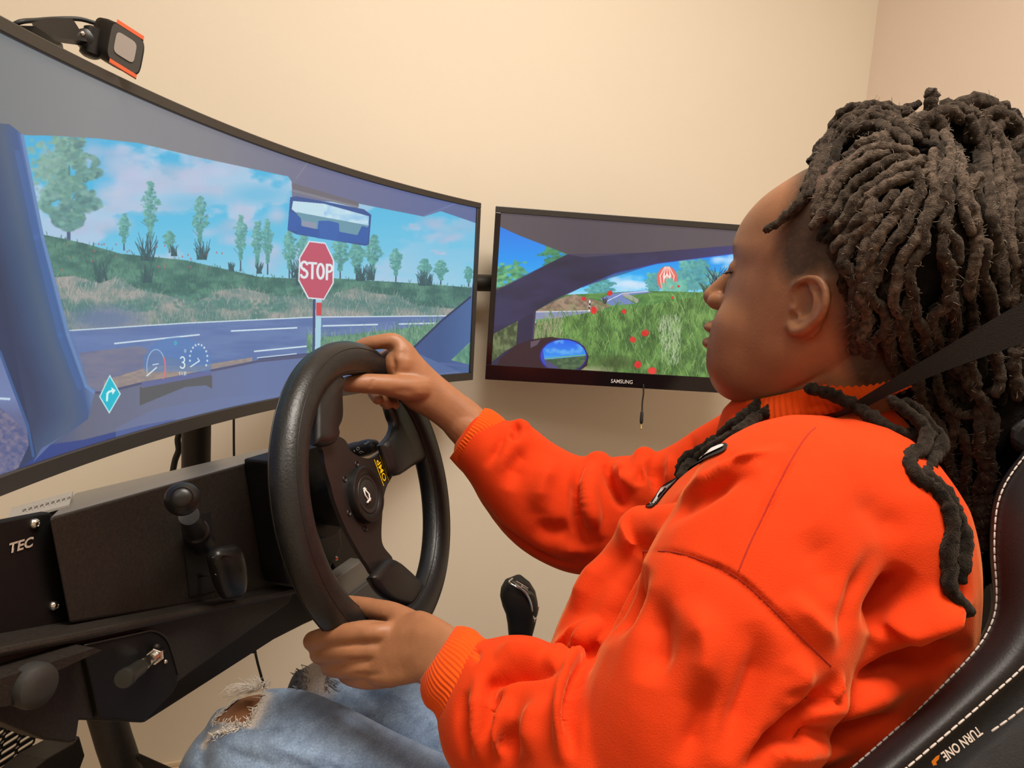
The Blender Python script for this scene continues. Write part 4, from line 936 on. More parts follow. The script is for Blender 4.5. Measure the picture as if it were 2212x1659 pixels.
def pxloft(secs, n=28, e=2.0, round_ends=True):
    """loft through cross sections given by the two outline pixels, the depth and the half thickness"""
    rows = []
    for (a, b, z, dh) in secs:
        z0, z1 = z if isinstance(z, (tuple, list)) else (z, z)
        rows.append([a[0], a[1], b[0], b[1], (z0 + z1) / 2, dh])
    q = catmull(np.array(rows, float), max(len(rows) * 5, 12))
    rings = []
    for ax0, ay0, bx0, by0, z, dh in q:
        ra, rb = unit(ray(ax0, ay0)), unit(ray(bx0, by0)); m = unit(ra + rb); D = z / (m @ _CF)
        c = EYE + m * D; ax_ = unit((rb - ra) - m * ((rb - ra) @ m)); tn = math.tan(.5 * math.acos(min(1, ra @ rb)))
        rings.append(superring(c, ax_, m, tn * math.sqrt(max(D * D - dh * dh, 1e-4)), dh, n, e))
    q = np.array([[0] * 6 + [np.linalg.norm(r[0] - r[n // 2]) / 2, np.linalg.norm(r[n // 4] - r[3 * n // 4]) / 2] for r in rings])
    if round_ends:
        for end in (0, -1):
            c = rings[end].mean(0); d = c - (rings[1].mean(0) if end == 0 else rings[-2].mean(0)); d = unit(d) * min(q[end, 6], q[end, 7]) * .45
            extra = [c + d * s_ + (rings[end] - c) * w_ for s_, w_ in ((.5, .86), (.85, .55), (1, .2))]
            rings = extra[::-1] + rings if end == 0 else rings + extra
    return MB().rings(rings)
def seg_dist(U, V, poly):
    """distance, signed side and position along a pixel polyline for every vertex"""
    best = np.full(len(U), 1e9); sd = np.zeros(len(U)); tt = np.zeros(len(U))
    d = np.linalg.norm(np.diff(poly, axis=0), axis=1); cum = np.concatenate([[0], np.cumsum(d)])
    for i in range(len(poly) - 1):
        a = poly[i]; e_ = poly[i + 1] - a; L2 = e_ @ e_ + 1e-9
        t = np.clip(((U - a[0]) * e_[0] + (V - a[1]) * e_[1]) / L2, 0, 1)
        dx = U - a[0] - t * e_[0]; dy = V - a[1] - t * e_[1]; dd = np.hypot(dx, dy)
        m = dd < best
        best[m] = dd[m]; s_ = np.sign(e_[0] * dy - e_[1] * dx); sd[m] = s_[m]; tt[m] = ((cum[i] + t * d[i]) / cum[-1])[m]
    return best, sd * best, tt
def sculpt(me, strokes):
    """relief worked into a surface along strokes: (points, width px, height m, kind, (near, far) depth range)"""
    for st in strokes:
        pts, w, amp, kind = st[:4]; zr = st[4] if len(st) > 4 else None
        co = get_co(me); no = get_no(me); U, V, D = proj(co)
        poly = catmull(np.array(pts, float), max(8, len(pts) * 5))
        box = (U > poly[:, 0].min() - 4 * w) & (U < poly[:, 0].max() + 4 * w) & (V > poly[:, 1].min() - 4 * w) & (V < poly[:, 1].max() + 4 * w)
        view = co - EYE; view /= np.linalg.norm(view, axis=1)[:, None]
        face = -(view * no).sum(1)
        box &= face > -0.15
        if zr: box &= (D > zr[0]) & (D < zr[1])
        ix = np.nonzero(box)[0]
        if len(ix) == 0: continue
        d, sd, t = seg_dist(U[ix], V[ix], poly)
        taper = np.clip(np.minimum(t, 1 - t) * 3, 0, 1) ** 1.1 if kind[-1] != '!' else 1.0
        k = kind[0]
        if k == 'g': f = np.exp(-(d / w) ** 2)                                   # ridge or groove
        elif k == 's': f = np.where(sd > 0, np.exp(-sd / w), -0.35 * np.exp(sd / (w * .5))) * np.where(sd > 0, np.clip(sd / 2, 0, 1), 1)  # step, raised on the right-hand side
        elif k == 'p': f = np.exp(-np.abs(sd) / w)                               # sharp crease
        else: f = np.exp(-(d / w) ** 2)
        amt = amp * f * taper * np.clip(face[ix] + .25, 0, 1)
        co[ix] += no[ix] * amt[:, None]
        set_co(me, co)
def smooth_mesh(me, it=2, fac=.5):
    co = get_co(me); ed = np.zeros(len(me.edges) * 2, int); me.edges.foreach_get('vertices', ed); ed = ed.reshape(-1, 2)
    n = len(co); deg = np.bincount(ed.ravel(), minlength=n)[:, None]
    for _ in range(it):
        s_ = np.zeros_like(co)
        for a in range(3): s_[:, a] = np.bincount(ed[:, 0], co[ed[:, 1], a], n) + np.bincount(ed[:, 1], co[ed[:, 0], a], n)
        co = co * (1 - fac) + fac * s_ / deg
    set_co(me, co)
def smooth_region(me, it=60):
    co = get_co(me); loc_ = (co - HC) @ HA.T
    wt = np.clip(((np.abs(loc_[:, 1]) - .024) / .012), 0, 1) * (np.abs(loc_[:, 1]) < .10) * np.clip((.010 - loc_[:, 2]) / .012, 0, 1) * (loc_[:, 2] > -.16) * np.clip((loc_[:, 0] - .008) / .012, 0, 1)
    wt = np.maximum(wt, np.clip((loc_[:, 2] - .036) / .01, 0, 1) * (np.abs(loc_[:, 1]) < .1) * (loc_[:, 2] < .16) * (np.abs(loc_[:, 0]) < .13) * .6)
    wt = np.maximum(wt, np.clip((-.058 - loc_[:, 2]) / .008, 0, 1) * (loc_[:, 2] > -.16) * (np.abs(loc_[:, 1]) < .1) * (np.abs(loc_[:, 0]) < .13))
    ed = np.zeros(len(me.edges) * 2, int); me.edges.foreach_get('vertices', ed); ed = ed.reshape(-1, 2)
    n = len(co); deg = np.bincount(ed.ravel(), minlength=n)[:, None]; w = (wt * .6)[:, None]
    for _ in range(it):
        s_ = np.zeros_like(co)
        for a in range(3): s_[:, a] = np.bincount(ed[:, 0], co[ed[:, 1], a], n) + np.bincount(ed[:, 1], co[ed[:, 0], a], n)
        co = co * (1 - w) + w * s_ / deg
    set_co(me, co)
def set_color(me, col, name='tint'):
    at = me.color_attributes.new(name, 'FLOAT_COLOR', 'POINT'); c = np.ones((len(me.vertices), 4), np.float32); c[:, :3] = col
    at.data.foreach_set('color', c.ravel())
def tint_mat(name, rough, var=0.1, vscale=40, bump=.1, bscale=300, sheen=0.0, spec=.4, sss=0.0, sheen_tint=None, var2=None):
    """principled whose base colour is a per-vertex tint times procedural noise"""
    m = mat(name, (1, 1, 1), rough, bump=bump, bscale=bscale, sheen=sheen, spec=spec, sss=sss); nt = m.node_tree; b = nt.nodes['Principled BSDF']
    a = nt.nodes.new('ShaderNodeVertexColor'); a.layer_name = 'tint'
    tc = nt.nodes.new('ShaderNodeTexCoord'); n = nt.nodes.new('ShaderNodeTexNoise'); n.inputs['Scale'].default_value = vscale; n.inputs['Detail'].default_value = 5
    nt.links.new(tc.outputs['Object'], n.inputs['Vector'])
    r = nt.nodes.new('ShaderNodeMapRange'); r.inputs['From Min'].default_value = .3; r.inputs['From Max'].default_value = .7; r.inputs['To Min'].default_value = 1 - var; r.inputs['To Max'].default_value = 1 + var
    nt.links.new(n.outputs['Fac'], r.inputs['Value'])
    mx = nt.nodes.new('ShaderNodeVectorMath'); mx.operation = 'SCALE'
    nt.links.new(a.outputs['Color'], mx.inputs[0]); nt.links.new(r.outputs['Result'], mx.inputs['Scale']); nt.links.new(mx.outputs['Vector'], b.inputs['Base Color'])
    if sheen_tint: b.inputs['Sheen Tint'].default_value = (*sheen_tint, 1)
    return m

# head frame: forward, left, up
HC = np.array([0.2948, 0.6782, 1.1415]); _y, _p, _r = math.radians(137.84), math.radians(2.7), math.radians(-2.3)
HF = np.array([math.cos(_y) * math.cos(_p), math.sin(_y) * math.cos(_p), math.sin(_p)])
_l0 = np.array([-math.sin(_y), math.cos(_y), 0]); _uu0 = np.cross(HF, _l0)
HL = math.cos(_r) * _l0 + math.sin(_r) * _uu0; HU = -math.sin(_r) * _l0 + math.cos(_r) * _uu0
HA = np.stack([HF, HL, HU])
def hd(f, l, u): return HC + f * HF + l * HL + u * HU
parts = []
# skull and jaw
prof = [(-.110, .066, .020, .020), (-.106, .086, .004, .037), (-.096, .0965, -.015, .050), (-.080, .1000, -.036, .0600), (-.062, .0975, -.053, .0665), (-.046, .0990, -.064, .0700),
        (-.030, .0965, -.074, .0715), (-.014, .0965, -.084, .0730), (.000, .0945, -.091, .0740), (.016, .0915, -.097, .0745), (.030, .0890, -.100, .0740), (.046, .0935, -.102, .0735),
        (.062, .0925, -.102, .0735), (.080, .0840, -.100, .0725), (.098, .0690, -.093, .0675), (.114, .0480, -.077, .0550), (.126, .0300, -.052, .0360), (.1325, .006, -.028, .014)]
q = catmull(np.array(prof), 60); rings = []
a = np.linspace(0, 2 * np.pi, 48, endpoint=False)
for u, ff, fb, w in q:
    mid = fb + (ff - fb) * .44; ca, sa = np.cos(a), np.sin(a)
    e = 2.35 if u < .05 else 2.1
    f = np.where(ca > 0, mid + (ff - mid) * np.abs(ca) ** (2 / e), mid - (mid - fb) * np.abs(ca) ** (2 / 2.1)); l = w * np.sign(sa) * np.abs(sa) ** (2 / e)
    rings.append(HC + f[:, None] * HF + l[:, None] * HL + u * HU)
parts.append(MB().rings(rings))
def hball(f, l, u, rf, rl, ru): parts.append(MB().ball(hd(f, l, u), np.array([rf, rl, ru]), 20, HA))
hball(.1120, 0, -.004, .0135, .0130, .0115)
for s_ in (1, -1):
    hball(.1010, s_ * .0155, -.0085, .0120, .0095, .0095)
    hball(.0510, s_ * .039, -.0320, .0415, .0310, .0360)
    hball(.0520, s_ * .038, -.0680, .0430, .0290, .0300)
    hball(.0530, s_ * .038, -.0500, .0420, .0300, .0500)
    hball(.0690, s_ * .033, .0265, .0155, .0160, .0130)
hball(.1015, 0, -.0365, .0160, .0250, .0090); hball(.1012, 0, -.0530, .0165, .0230, .0095); hball(.090, 0, -.086, .0165, .024, .018)
parts.append(MB().tube([hd(.086, 0, .036), hd(.096, 0, .018), hd(.110, 0, .000)], [.0075, .0095, .0115], 14, ends=True))
# ears
def ear(s_):
    def ep(x, y, o=0.0): return hd(-.006 + x * .95, s_ * (.0725 + (-x) * .36 + o), y * .72 - .001)
    hx = catmull(np.array([ep(.003, .003, .002), ep(.009, .014, .003), ep(.006, .026, .005), ep(-.006, .034, .006), ep(-.018, .032, .006), ep(-.0255, .020, .006), ep(-.027, .004, .006), ep(-.023, -.010, .005), ep(-.015, -.021, .004)]), 40)
    parts.append(MB().tube(hx, np.linspace(.0030, .0042, 40), 12, ends=True))
    parts.append(MB().tube(catmull(np.array([ep(-.010, .024, .003), ep(-.0165, .012, .0045), ep(-.0165, -.004, .0045), ep(-.0115, -.013, .004), ep(-.003, -.015, .003)]), 24), .0042, 10, ends=True))
    parts.append(MB().tube(catmull(np.array([ep(-.015, -.020, .003), ep(-.008, -.028, .004), ep(.000, -.031, .003), ep(.005, -.026, .001)]), 16), [.0055] * 8 + [.0058] * 8, 12, ends=True))
    parts.append(MB().ball(ep(.0045, -.005, .003), .0046, 12))
    bx = np.array([ep(-.01, .001, -.0035)]).ravel()
    parts.append(MB().ball(bx, np.array([.017, .0045, .030]), 20, np.stack([unit(ep(1, 0) - ep(0, 0)), unit(np.cross(HU, unit(ep(1, 0) - ep(0, 0)))), HU])))
ear(1); ear(-1)
# neck, trunk under the clothes
NB = P(1772, 905, .700)
parts.append(MB().tube(catmull(np.array([hd(-.030, 0, .02), hd(-.026, 0, -.05), NB * .45 + hd(-.018, 0, -.08) * .55, NB, P(1770, 980, .705)]), 20), [.055] * 8 + [.055] * 4 + [.054] * 4 + [.052] * 4, 28, ends=True))
parts.append(MB().tube(catmull(np.array([P(1770, 1030, .70), P(1740, 1200, .69), P(1700, 1450, .69), P(1660, 1700, .69)]), 16), [.07, .09, .10, .115] + [.12] * 12, 24, ends=True))
parts.append(MB().tube(catmull(np.array([P(1770, 1040, .70), P(1700, 1080, .60), P(1650, 1200, .54), P(1530, 1500, .50), P(1440, 1690, .50), P(1200, 1560, .56), P(1060, 1490, .595), P(985, 1445, .618), P(905, 1408, .648)]), 40), np.interp(np.linspace(0, 1, 40), [0, .2, .5, .7, .84, .93, 1], [.06, .05, .046, .042, .032, .028, .022]), 20, ends=True))
parts.append(MB().tube(catmull(np.array([P(1770, 1040, .70), P(1680, 990, .84), P(1500, 1060, .88), P(1290, 1110, .90), P(1130, 1020, .895), P(1000, 915, .89)]), 40), np.interp(np.linspace(0, 1, 40), [0, .2, .5, .8, 1], [.06, .05, .045, .036, .026]), 20, ends=True))
parts.append(MB().tube([P(1660, 1650, .69), P(1640, 1760, .70)], [.12, .12], 20, ends=True))
# left hand (lower on the wheel)
DZ = -.042
dzs = lambda L_: [(a_, b_, z_ + DZ, d_) for a_, b_, z_, d_ in L_]
parts.append(pxloft(dzs([((1010, 1375), (930, 1492), .648, .026), ((985, 1357), (912, 1474), .66, .024), ((948, 1334), (886, 1478), .675, .023), ((905, 1318), (850, 1484), .690, .021), ((862, 1332), (812, 1482), .699, .0175), ((825, 1348), (795, 1474), .704, .0135)]), 26, 2.3))
def finger(pts, rad, n=14):
    p3 = np.array([P(q[0], q[1], q[2] + DZ) for q in pts]); k = 26; c = catmull(p3, k)
    parts.append(MB().tube(c, np.interp(np.linspace(0, 1, k), np.linspace(0, 1, len(rad)), rad), n, ends=True)); return c
F_left = [finger([(836, 1366, .702), (800, 1364, .704), (745, 1370, .709), (700, 1377, .722), (676, 1385, .745), (694, 1378, .775), (728, 1362, .790)], [.0105, .0112, .0100, .0098, .0102, .0088, .0075]),
          finger([(832, 1404, .700), (795, 1404, .701), (745, 1408, .707), (708, 1412, .724), (690, 1412, .752), (708, 1402, .782), (738, 1388, .795)], [.0105, .0112, .0100, .0098, .0102, .0088, .0075]),
          finger([(834, 1436, .699), (800, 1440, .700), (760, 1444, .707), (727, 1443, .724), (712, 1438, .752), (730, 1426, .780), (756, 1412, .790)], [.0100, .0106, .0096, .0094, .0096, .0084, .0072]),
          finger([(850, 1464, .699), (822, 1466, .701), (786, 1468, .708), (757, 1463, .726), (747, 1454, .752), (765, 1443, .776), (786, 1430, .784)], [.0090, .0096, .0086, .0082, .0084, .0074, .0064])]
T_left = finger([(920, 1392, .690), (888, 1352, .712), (846, 1326, .732), (806, 1315, .748), (770, 1306, .763), (752, 1302, .770)], [.0150, .0150, .0125, .0108, .0098, .0078])
# right hand (top of the wheel)
DZ = .026
parts.append(pxloft(dzs([((1065, 905), (1000, 985), .868, .028), ((1030, 872), (962, 935), .866, .026), ((985, 838), (922, 903), .860, .024), ((945, 805), (884, 882), .853, .023), ((912, 772), (856, 856), .845, .020), ((888, 742), (845, 835), .840, .017), ((866, 728), (842, 806), .838, .014)]), 26, 2.3))
parts.append(MB().ball(P(868, 788, .868), .0225, 18))
F_right = [finger([(872, 752, .838), (850, 738, .838), (815, 739, .836), (785, 745, .838), (769, 757, .844), (768, 775, .850)], [.0105, .0112, .0095, .0088, .0084, .0072]),
           finger([(876, 772, .845), (852, 765, .856), (822, 782, .864), (806, 815, .858), (806, 845, .842), (816, 862, .832)], [.0105, .0108, .0096, .0090, .0086, .0074]),
           finger([(888, 795, .850), (866, 795, .864), (842, 815, .870), (826, 842, .862), (826, 862, .848), (836, 874, .842)], [.0100, .0104, .0092, .0086, .0080, .0070]),
           finger([(902, 820, .852), (884, 825, .866), (864, 842, .870), (850, 862, .862), (852, 876, .852)], [.0090, .0092, .0082, .0074, .0064])]
T_right = finger([(908, 838, .842), (876, 838, .826), (838, 832, .812), (800, 829, .801), (770, 829, .795), (752, 830, .793)], [.0190, .0170, .0145, .0128, .0122, .0100])
# legs under the jeans (the near knee shows through the rip)
J_NEAR = [((484, 1530), (438, 1612), .745, .030), ((522, 1502), (432, 1690), .74, .055), ((585, 1487), (450, 1790), .735, .070), ((660, 1491), (560, 1840), .73, .078), ((760, 1532), (700, 1880), .72, .082), ((870, 1588), (860, 1930), .70, .085), ((1000, 1640), (1050, 1980), .68, .088), ((1250, 1690), (1300, 2050), .66, .09)]
J_FAR = [((652, 1446), (622, 1520), .985, .030), ((700, 1421), (636, 1600), .975, .060), ((775, 1424), (700, 1690), .96, .072), ((870, 1450), (810, 1760), .94, .078), ((1000, 1500), (950, 1820), .91, .082), ((1250, 1590), (1230, 1900), .85, .085)]
def shrink(secs, k):
    out = []
    for a_, b_, z, dh in secs:
        c = ((a_[0] + b_[0]) / 2, (a_[1] + b_[1]) / 2)
        out.append(((c[0] + (a_[0] - c[0]) * k, c[1] + (a_[1] - c[1]) * k), (c[0] + (b_[0] - c[0]) * k, c[1] + (b_[1] - c[1]) * k), z, dh * k))
    return out
parts.append(pxloft(shrink(J_NEAR, .93), 28)); parts.append(pxloft(shrink(J_FAR, .93), 24))
kn = P(480, 1640, .74); kf = P(665, 1520, .98)
for k_, an in ((kn, np.array([-.13, .03])), (kf, np.array([-.13, .03]))):
    ank = np.array([k_[0] + an[0], k_[1] + an[1], .10])
    parts.append(MB().tube([k_ + np.array([0.02, 0, -.02]), k_ * .6 + ank * .4, ank], [.052, .054, .035], 20, ends=True))
    parts.append(MB().tube([ank + np.array([.03, 0, -.055]), ank + np.array([-.05, .01, -.06]), ank + np.array([-.16, .04, -.068])], [.035, .036, .028], 16, ends=True))
parts.append(MB().tube([P(1640, 1760, .70), P(1250, 1800, .70)], [.11, .09], 20, ends=True)); parts.append(MB().tube([P(1640, 1760, .70), P(1250, 1720, .86)], [.11, .085], 20, ends=True))
body_me = remesh(parts, 0.0021, 3, 'person')

# face and hand relief
co = get_co(body_me); no = get_no(body_me); loc = (co - HC) @ HA.T
def dent(f, l, u, s3, amp):
    global co
    d = ((loc - np.array([f, l, u])) / np.array(s3)); co = co + no * (amp * np.exp(-(d * d).sum(1)))[:, None]
for s_ in (1, -1):
    dent(.092, s_ * .018, .030, (.012, .010, .011), -.0040)      # inner eye corner
    dent(.083, s_ * .034, .0385, (.014, .020, .0040), -.0022)    # crease over the lid
    dent(.086, s_ * .034, .0195, (.010, .016, .0035), -.0016)
    dent(.106, s_ * .010, -.0185, (.006, .005, .004), -.0045)    # nostril
    dent(.098, s_ * .026, -.012, (.010, .006, .012), -.0020)
    dent(.088, s_ * .030, -.032, (.014, .006, .018), -.0020)
dent(.1125, 0, -.0445, (.014, .026, .0026), -.0042)               # parting of the lips
dent(.099, 0, -.026, (.008, .005, .007), -.0018); dent(.097, 0, -.0680, (.010, .020, .006), -.0022)
dent(-.012, .085, .000, (.008, .012, .011), -.0030); dent(-.006, .083, -.008, (.006, .012, .006), -.0030); dent(-.012, .09, .018, (.007, .012, .006), -.0016)
set_co(body_me, co); smooth_mesh(body_me, 1, .4)
smooth_region(body_me)
sculpt(body_me, [
    ([(845, 1337), (820, 1341), (788, 1335)], 5, -.0030, 'g', (.60, .74)), ([(832, 1340), (800, 1345), (765, 1350)], 4, -.0012, 'g', (.60, .74)),
    ([(820, 1386), (770, 1390), (715, 1397)], 5, -.0024, 'g', (.60, .75)), ([(815, 1424), (770, 1427), (725, 1428)], 5, -.0020, 'g', (.60, .75)), ([(830, 1454), (790, 1458), (752, 1455)], 5, -.0018, 'g', (.60, .75)),
    ([(812, 1368), (795, 1372)], 16, .0022, 'g!', (.60, .75)), ([(900, 1440), (840, 1450), (800, 1455)], 24, -.0020, 'g', (.58, .72)), ([(940, 1360), (880, 1365), (830, 1372)], 18, .0012, 'g', (.56, .71)),
    ([(848, 765), (852, 790), (846, 815)], 6, -.0030, 'g', (.80, .93)), ([(838, 752), (826, 754)], 6, -.0020, 'g!', (.80, .93)), ([(862, 740), (864, 760), (856, 790)], 9, .0016, 'g', (.80, .93)),
    ([(800, 836), (806, 822)], 3, -.0010, 'g!', (.79, .87)), ([(840, 845), (880, 846), (905, 852)], 9, -.0016, 'g', (.80, .93)), ([(1790, 800), (1740, 830), (1690, 850)], 6, -.0020, 'g', (.55, .8)), ([(1800, 820), (1750, 850), (1700, 872)], 5, -.0016, 'g', (.55, .8)),
])
co = get_co(body_me); loc = (co - HC) @ HA.T; U, V, D = proj(co)
SK = np.array([0.275, 0.118, 0.057])
col = np.tile(SK, (len(co), 1))
def blend(m, c):
    global col
    col = col * (1 - m[:, None]) + np.asarray(c) * m[:, None]
g3 = lambda f, l, u, s3: np.exp(-((((loc - np.array([f, l, u])) / np.array(s3)) ** 2).sum(1)))
head = (loc[:, 2] > -.14) & (np.abs(loc[:, 1]) < .1) & (np.abs(loc[:, 0]) < .14)
blend(.65 * np.clip(g3(.116, 0, -.037, (.012, .026, .0065)) + g3(.115, 0, -.0525, (.012, .024, .0080)), 0, 1), (.20, .062, .050))
for s_ in (1, -1):
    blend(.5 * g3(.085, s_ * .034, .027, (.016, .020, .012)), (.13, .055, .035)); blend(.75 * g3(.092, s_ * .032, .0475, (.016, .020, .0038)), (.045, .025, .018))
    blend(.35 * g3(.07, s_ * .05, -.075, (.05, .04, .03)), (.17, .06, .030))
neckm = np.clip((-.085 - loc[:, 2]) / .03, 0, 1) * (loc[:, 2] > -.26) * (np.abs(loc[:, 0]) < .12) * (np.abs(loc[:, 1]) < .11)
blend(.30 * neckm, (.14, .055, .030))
hands = ((U < 1060) & (V < 1010) & (V > 700)) | ((U < 1020) & (V > 1260) & (D < .85) & (V < 1500) & (U > 640))
blend(.6 * hands.astype(float), (.40, .170, .078))
# short hair at the temples and nape grows from the scalp
HAIRLINE = np.array([(1716, 392), (1704, 440), (1692, 490), (1680, 535), (1684, 575), (1698, 604), (1722, 614), (1748, 598), (1775, 584), (1800, 600), (1812, 650), (1806, 710), (1828, 800), (1860, 850), (2300, 860), (2300, 100), (1716, 100)], float)
mir = HC + np.stack([loc[:, 0], np.abs(loc[:, 1]), loc[:, 2]], 1) @ HA
mu, mv, _ = proj(mir)
hm = np.zeros(len(co), bool)
for (xa, ya), (xb, yb) in zip(HAIRLINE, np.roll(HAIRLINE, -1, 0)):
    if ya != yb: hm ^= ((ya > mv) != (yb > mv)) & (mu < (xb - xa) * (mv - ya) / (yb - ya) + xa)
hd_, _, _ = seg_dist(mu, mv, np.vstack([HAIRLINE, HAIRLINE[:1]]))
sc = np.where(hm, np.clip(.5 + hd_ / 40, 0, 1), np.clip(.5 - hd_ / 40, 0, 1)) * head
sc *= 1 - np.clip((np.abs(loc[:, 1]) - .0775) / .003, 0, 1) * (loc[:, 2] < .035) * (loc[:, 2] > -.045)
sc *= .75 + .5 * (fbm(co[:, 0] * 500 + 40, co[:, 2] * 500 + co[:, 1] * 300 + 40, 2, 2))
sc = np.clip(sc, 0, 1)
blend(.86 * sc, (.022, .016, .013))
set_color(body_me, col)
M['skin'] = tint_mat('skin', .47, var=.07, vscale=60, bump=.10, bscale=420, spec=.42, sss=.12)
person = link('person', body_me, M['skin'])
tag(person, 'person in an orange sweatshirt and ripped jeans with long locs, gripping the wheel', 'person')
# lashes and finger nails
lash = MB()
for s_ in (1, -1):
    lash.tube(catmull(np.array([hd(.0865, s_ * .019, .0245), hd(.0885, s_ * .030, .0215), hd(.0820, s_ * .042, .0225), hd(.0740, s_ * .0475, .0235)]), 16), .0011, 6)
    for k in range(9):
        t = k / 8; b_ = hd(.088 - .012 * t * t, s_ * (.022 + .024 * t), .0222); lash.tube([b_, b_ + HF * .005 + HL * s_ * .002 - HU * .0012], [.0004, .0002], 4)
tag(lash.build('eyelashes', mat('lash_black', (.008, .006, .005), .6), person), kind='stuff')
nail = mat('finger_nail', (.42, .24, .17), .25)
def nail_on(c, r, up):
    d = unit(c[-1] - c[-5]); n_ = unit(up - d * (up @ d)); s_ = np.cross(d, n_); e_ = c[-1]
    MB().rings([superring(e_ - d * .001 + n_ * (r * .86) , d, s_, .0062, .0048, 18, 2.6), superring(e_ - d * .001 + n_ * (r * .98), d, s_, .0052, .0036, 18, 2.6)]).build('nail', nail, person)
nail_on(T_right, .0088, unit(EYE - T_right[-1]) * .5 + np.array([0, 0, .9]))
# ------------------------------------------------------------------ sweatshirt
CHF = unit([-.94, .34, 0]); CHL = unit([-.34, -.94, 0])
NC = P(1768, 872, .700)
def bodyring(c, af, al, n=40, e=2.2): return superring(np.asarray(c), CHF, CHL, af, al, n, e)
sw = []
tor = [((1665, 925), (1862, 890), .69, .050), ((1590, 955), (1915, 925), .69, .080), ((1520, 995), (1985, 980), .69, .120), ((1455, 1045), (2030, 1050), .685, .150), ((1405, 1105), (2052, 1140), .68, .165), ((1330, 1185), (2062, 1240), .675, .175),
       ((1255, 1262), (2092, 1335), .67, .180), ((1215, 1330), (2104, 1420), .665, .182), ((1190, 1400), (2070, 1520), .66, .185), ((1170, 1500), (2040, 1640), .66, .185), ((1150, 1640), (2000, 1760), .66, .185), ((1140, 1760), (1960, 1860), .66, .18)]
sw.append(pxloft(tor, 44, 2.2, True))
nk = MB().rings([bodyring(NC + np.array([0, 0, z]) + CHF * f, a_, b_) for z, f, a_, b_ in [(.006, .002, .068, .064), (-.002, .003, .077, .072), (-.016, .003, .088, .084), (-.050, .0, .095, .105), (-.075, 0, .11, .14), (-.11, 0, .11, .16), (-.14, 0, .08, .10)]])
sw.append(nk)
def limb(pts, rad, n=24): 
    p3 = np.array([P(*q) for q in pts]); k = 36; c = catmull(p3, k); sw.append(MB().tube(c, np.interp(np.linspace(0, 1, k), np.linspace(0, 1, len(rad)), rad), n, ends=True))
limb([(1800, 1010, .665), (1755, 1050, .60), (1700, 1110, .555), (1650, 1220, .53), (1570, 1400, .505), (1490, 1600, .49), (1440, 1760, .49)], [.045, .060, .074, .080, .080, .079, .07])
limb([(1440, 1760, .49), (1330, 1660, .515), (1210, 1570, .55), (1150, 1525, .568), (1115, 1505, .578)], [.070, .072, .066, .056, .042])
sw.append(pxloft([((1034, 1384), (946, 1534), .598, .037), ((1058, 1383), (948, 1575), .592, .046), ((1100, 1374), (965, 1640), .584, .052), ((1160, 1380), (1010, 1700), .572, .056), ((1240, 1420), (1100, 1760), .555, .060)], 28, 2.1))
sw.append(pxloft([((1052, 892), (985, 1000), .890, .036), ((1082, 905), (1018, 1045), .893, .046), ((1140, 915), (1045, 1095), .895, .055), ((1195, 955), (1095, 1160), .897, .060), ((1258, 985), (1165, 1212), .895, .064), ((1335, 985), (1255, 1242), .895, .066), ((1430, 970), (1390, 1240), .885, .068), ((1510, 925), (1530, 1200), .870, .072), ((1590, 878), (1660, 1120), .850, .075), ((1680, 872), (1740, 1060), .81, .07)], 30, 2.1))
limb([(1800, 1030, .635), (1838, 1120, .578), (1860, 1255, .575), (1850, 1390, .61), (1800, 1560, .64), (1740, 1720, .65)], [.060, .084, .085, .078, .075, .07])
def fold(pts, rad): limb(pts, rad, 16)
fold([(1402, 1140, .615), (1368, 1196, .615), (1318, 1272, .615), (1266, 1372, .61)], [.020, .024, .026, .026])
fold([(1402, 1140, .612), (1475, 1146, .568), (1560, 1180, .53)], [.019, .023, .02])
sweat_me = (fold([(1122, 932, .885), (1092, 1000, .858), (1068, 1078, .88)], [.018, .020, .016]), fold([(1292, 1004, .885), (1276, 1100, .850), (1292, 1196, .88)], [.020, .024, .018]), fold([(1392, 992, .875), (1386, 1060, .842), (1420, 1130, .85)], [.018, .022, .014])) and remesh(sw, 0.0023, 20, 'sweatshirt')
def smooth_px(me, cx, cy, rx, ry, it, zr):
    co = get_co(me); U, V, D = proj(co); ed = np.zeros(len(me.edges) * 2, int); me.edges.foreach_get('vertices', ed); ed = ed.reshape(-1, 2)
    w = np.exp(-(((U - cx) / rx) ** 2 + ((V - cy) / ry) ** 2) ** 2) * (D > zr[0]) * (D < zr[1]); n = len(co); deg = np.bincount(ed.ravel(), minlength=n)[:, None]; w = (w * .6)[:, None]
    for _ in range(it):
        s_ = np.zeros_like(co)
        for a in range(3): s_[:, a] = np.bincount(ed[:, 0], co[ed[:, 1], a], n) + np.bincount(ed[:, 1], co[ed[:, 0], a], n)
        co = co * (1 - w) + w * s_ / deg
    set_co(me, co)
smooth_px(sweat_me, 1810, 1190, 120, 190, 160, (.35, .75)); smooth_px(sweat_me, 1800, 1010, 100, 70, 60, (.35, .70))
Zn, Zf, Zt = (.38, .60), (.76, 1.0), (.40, .80)
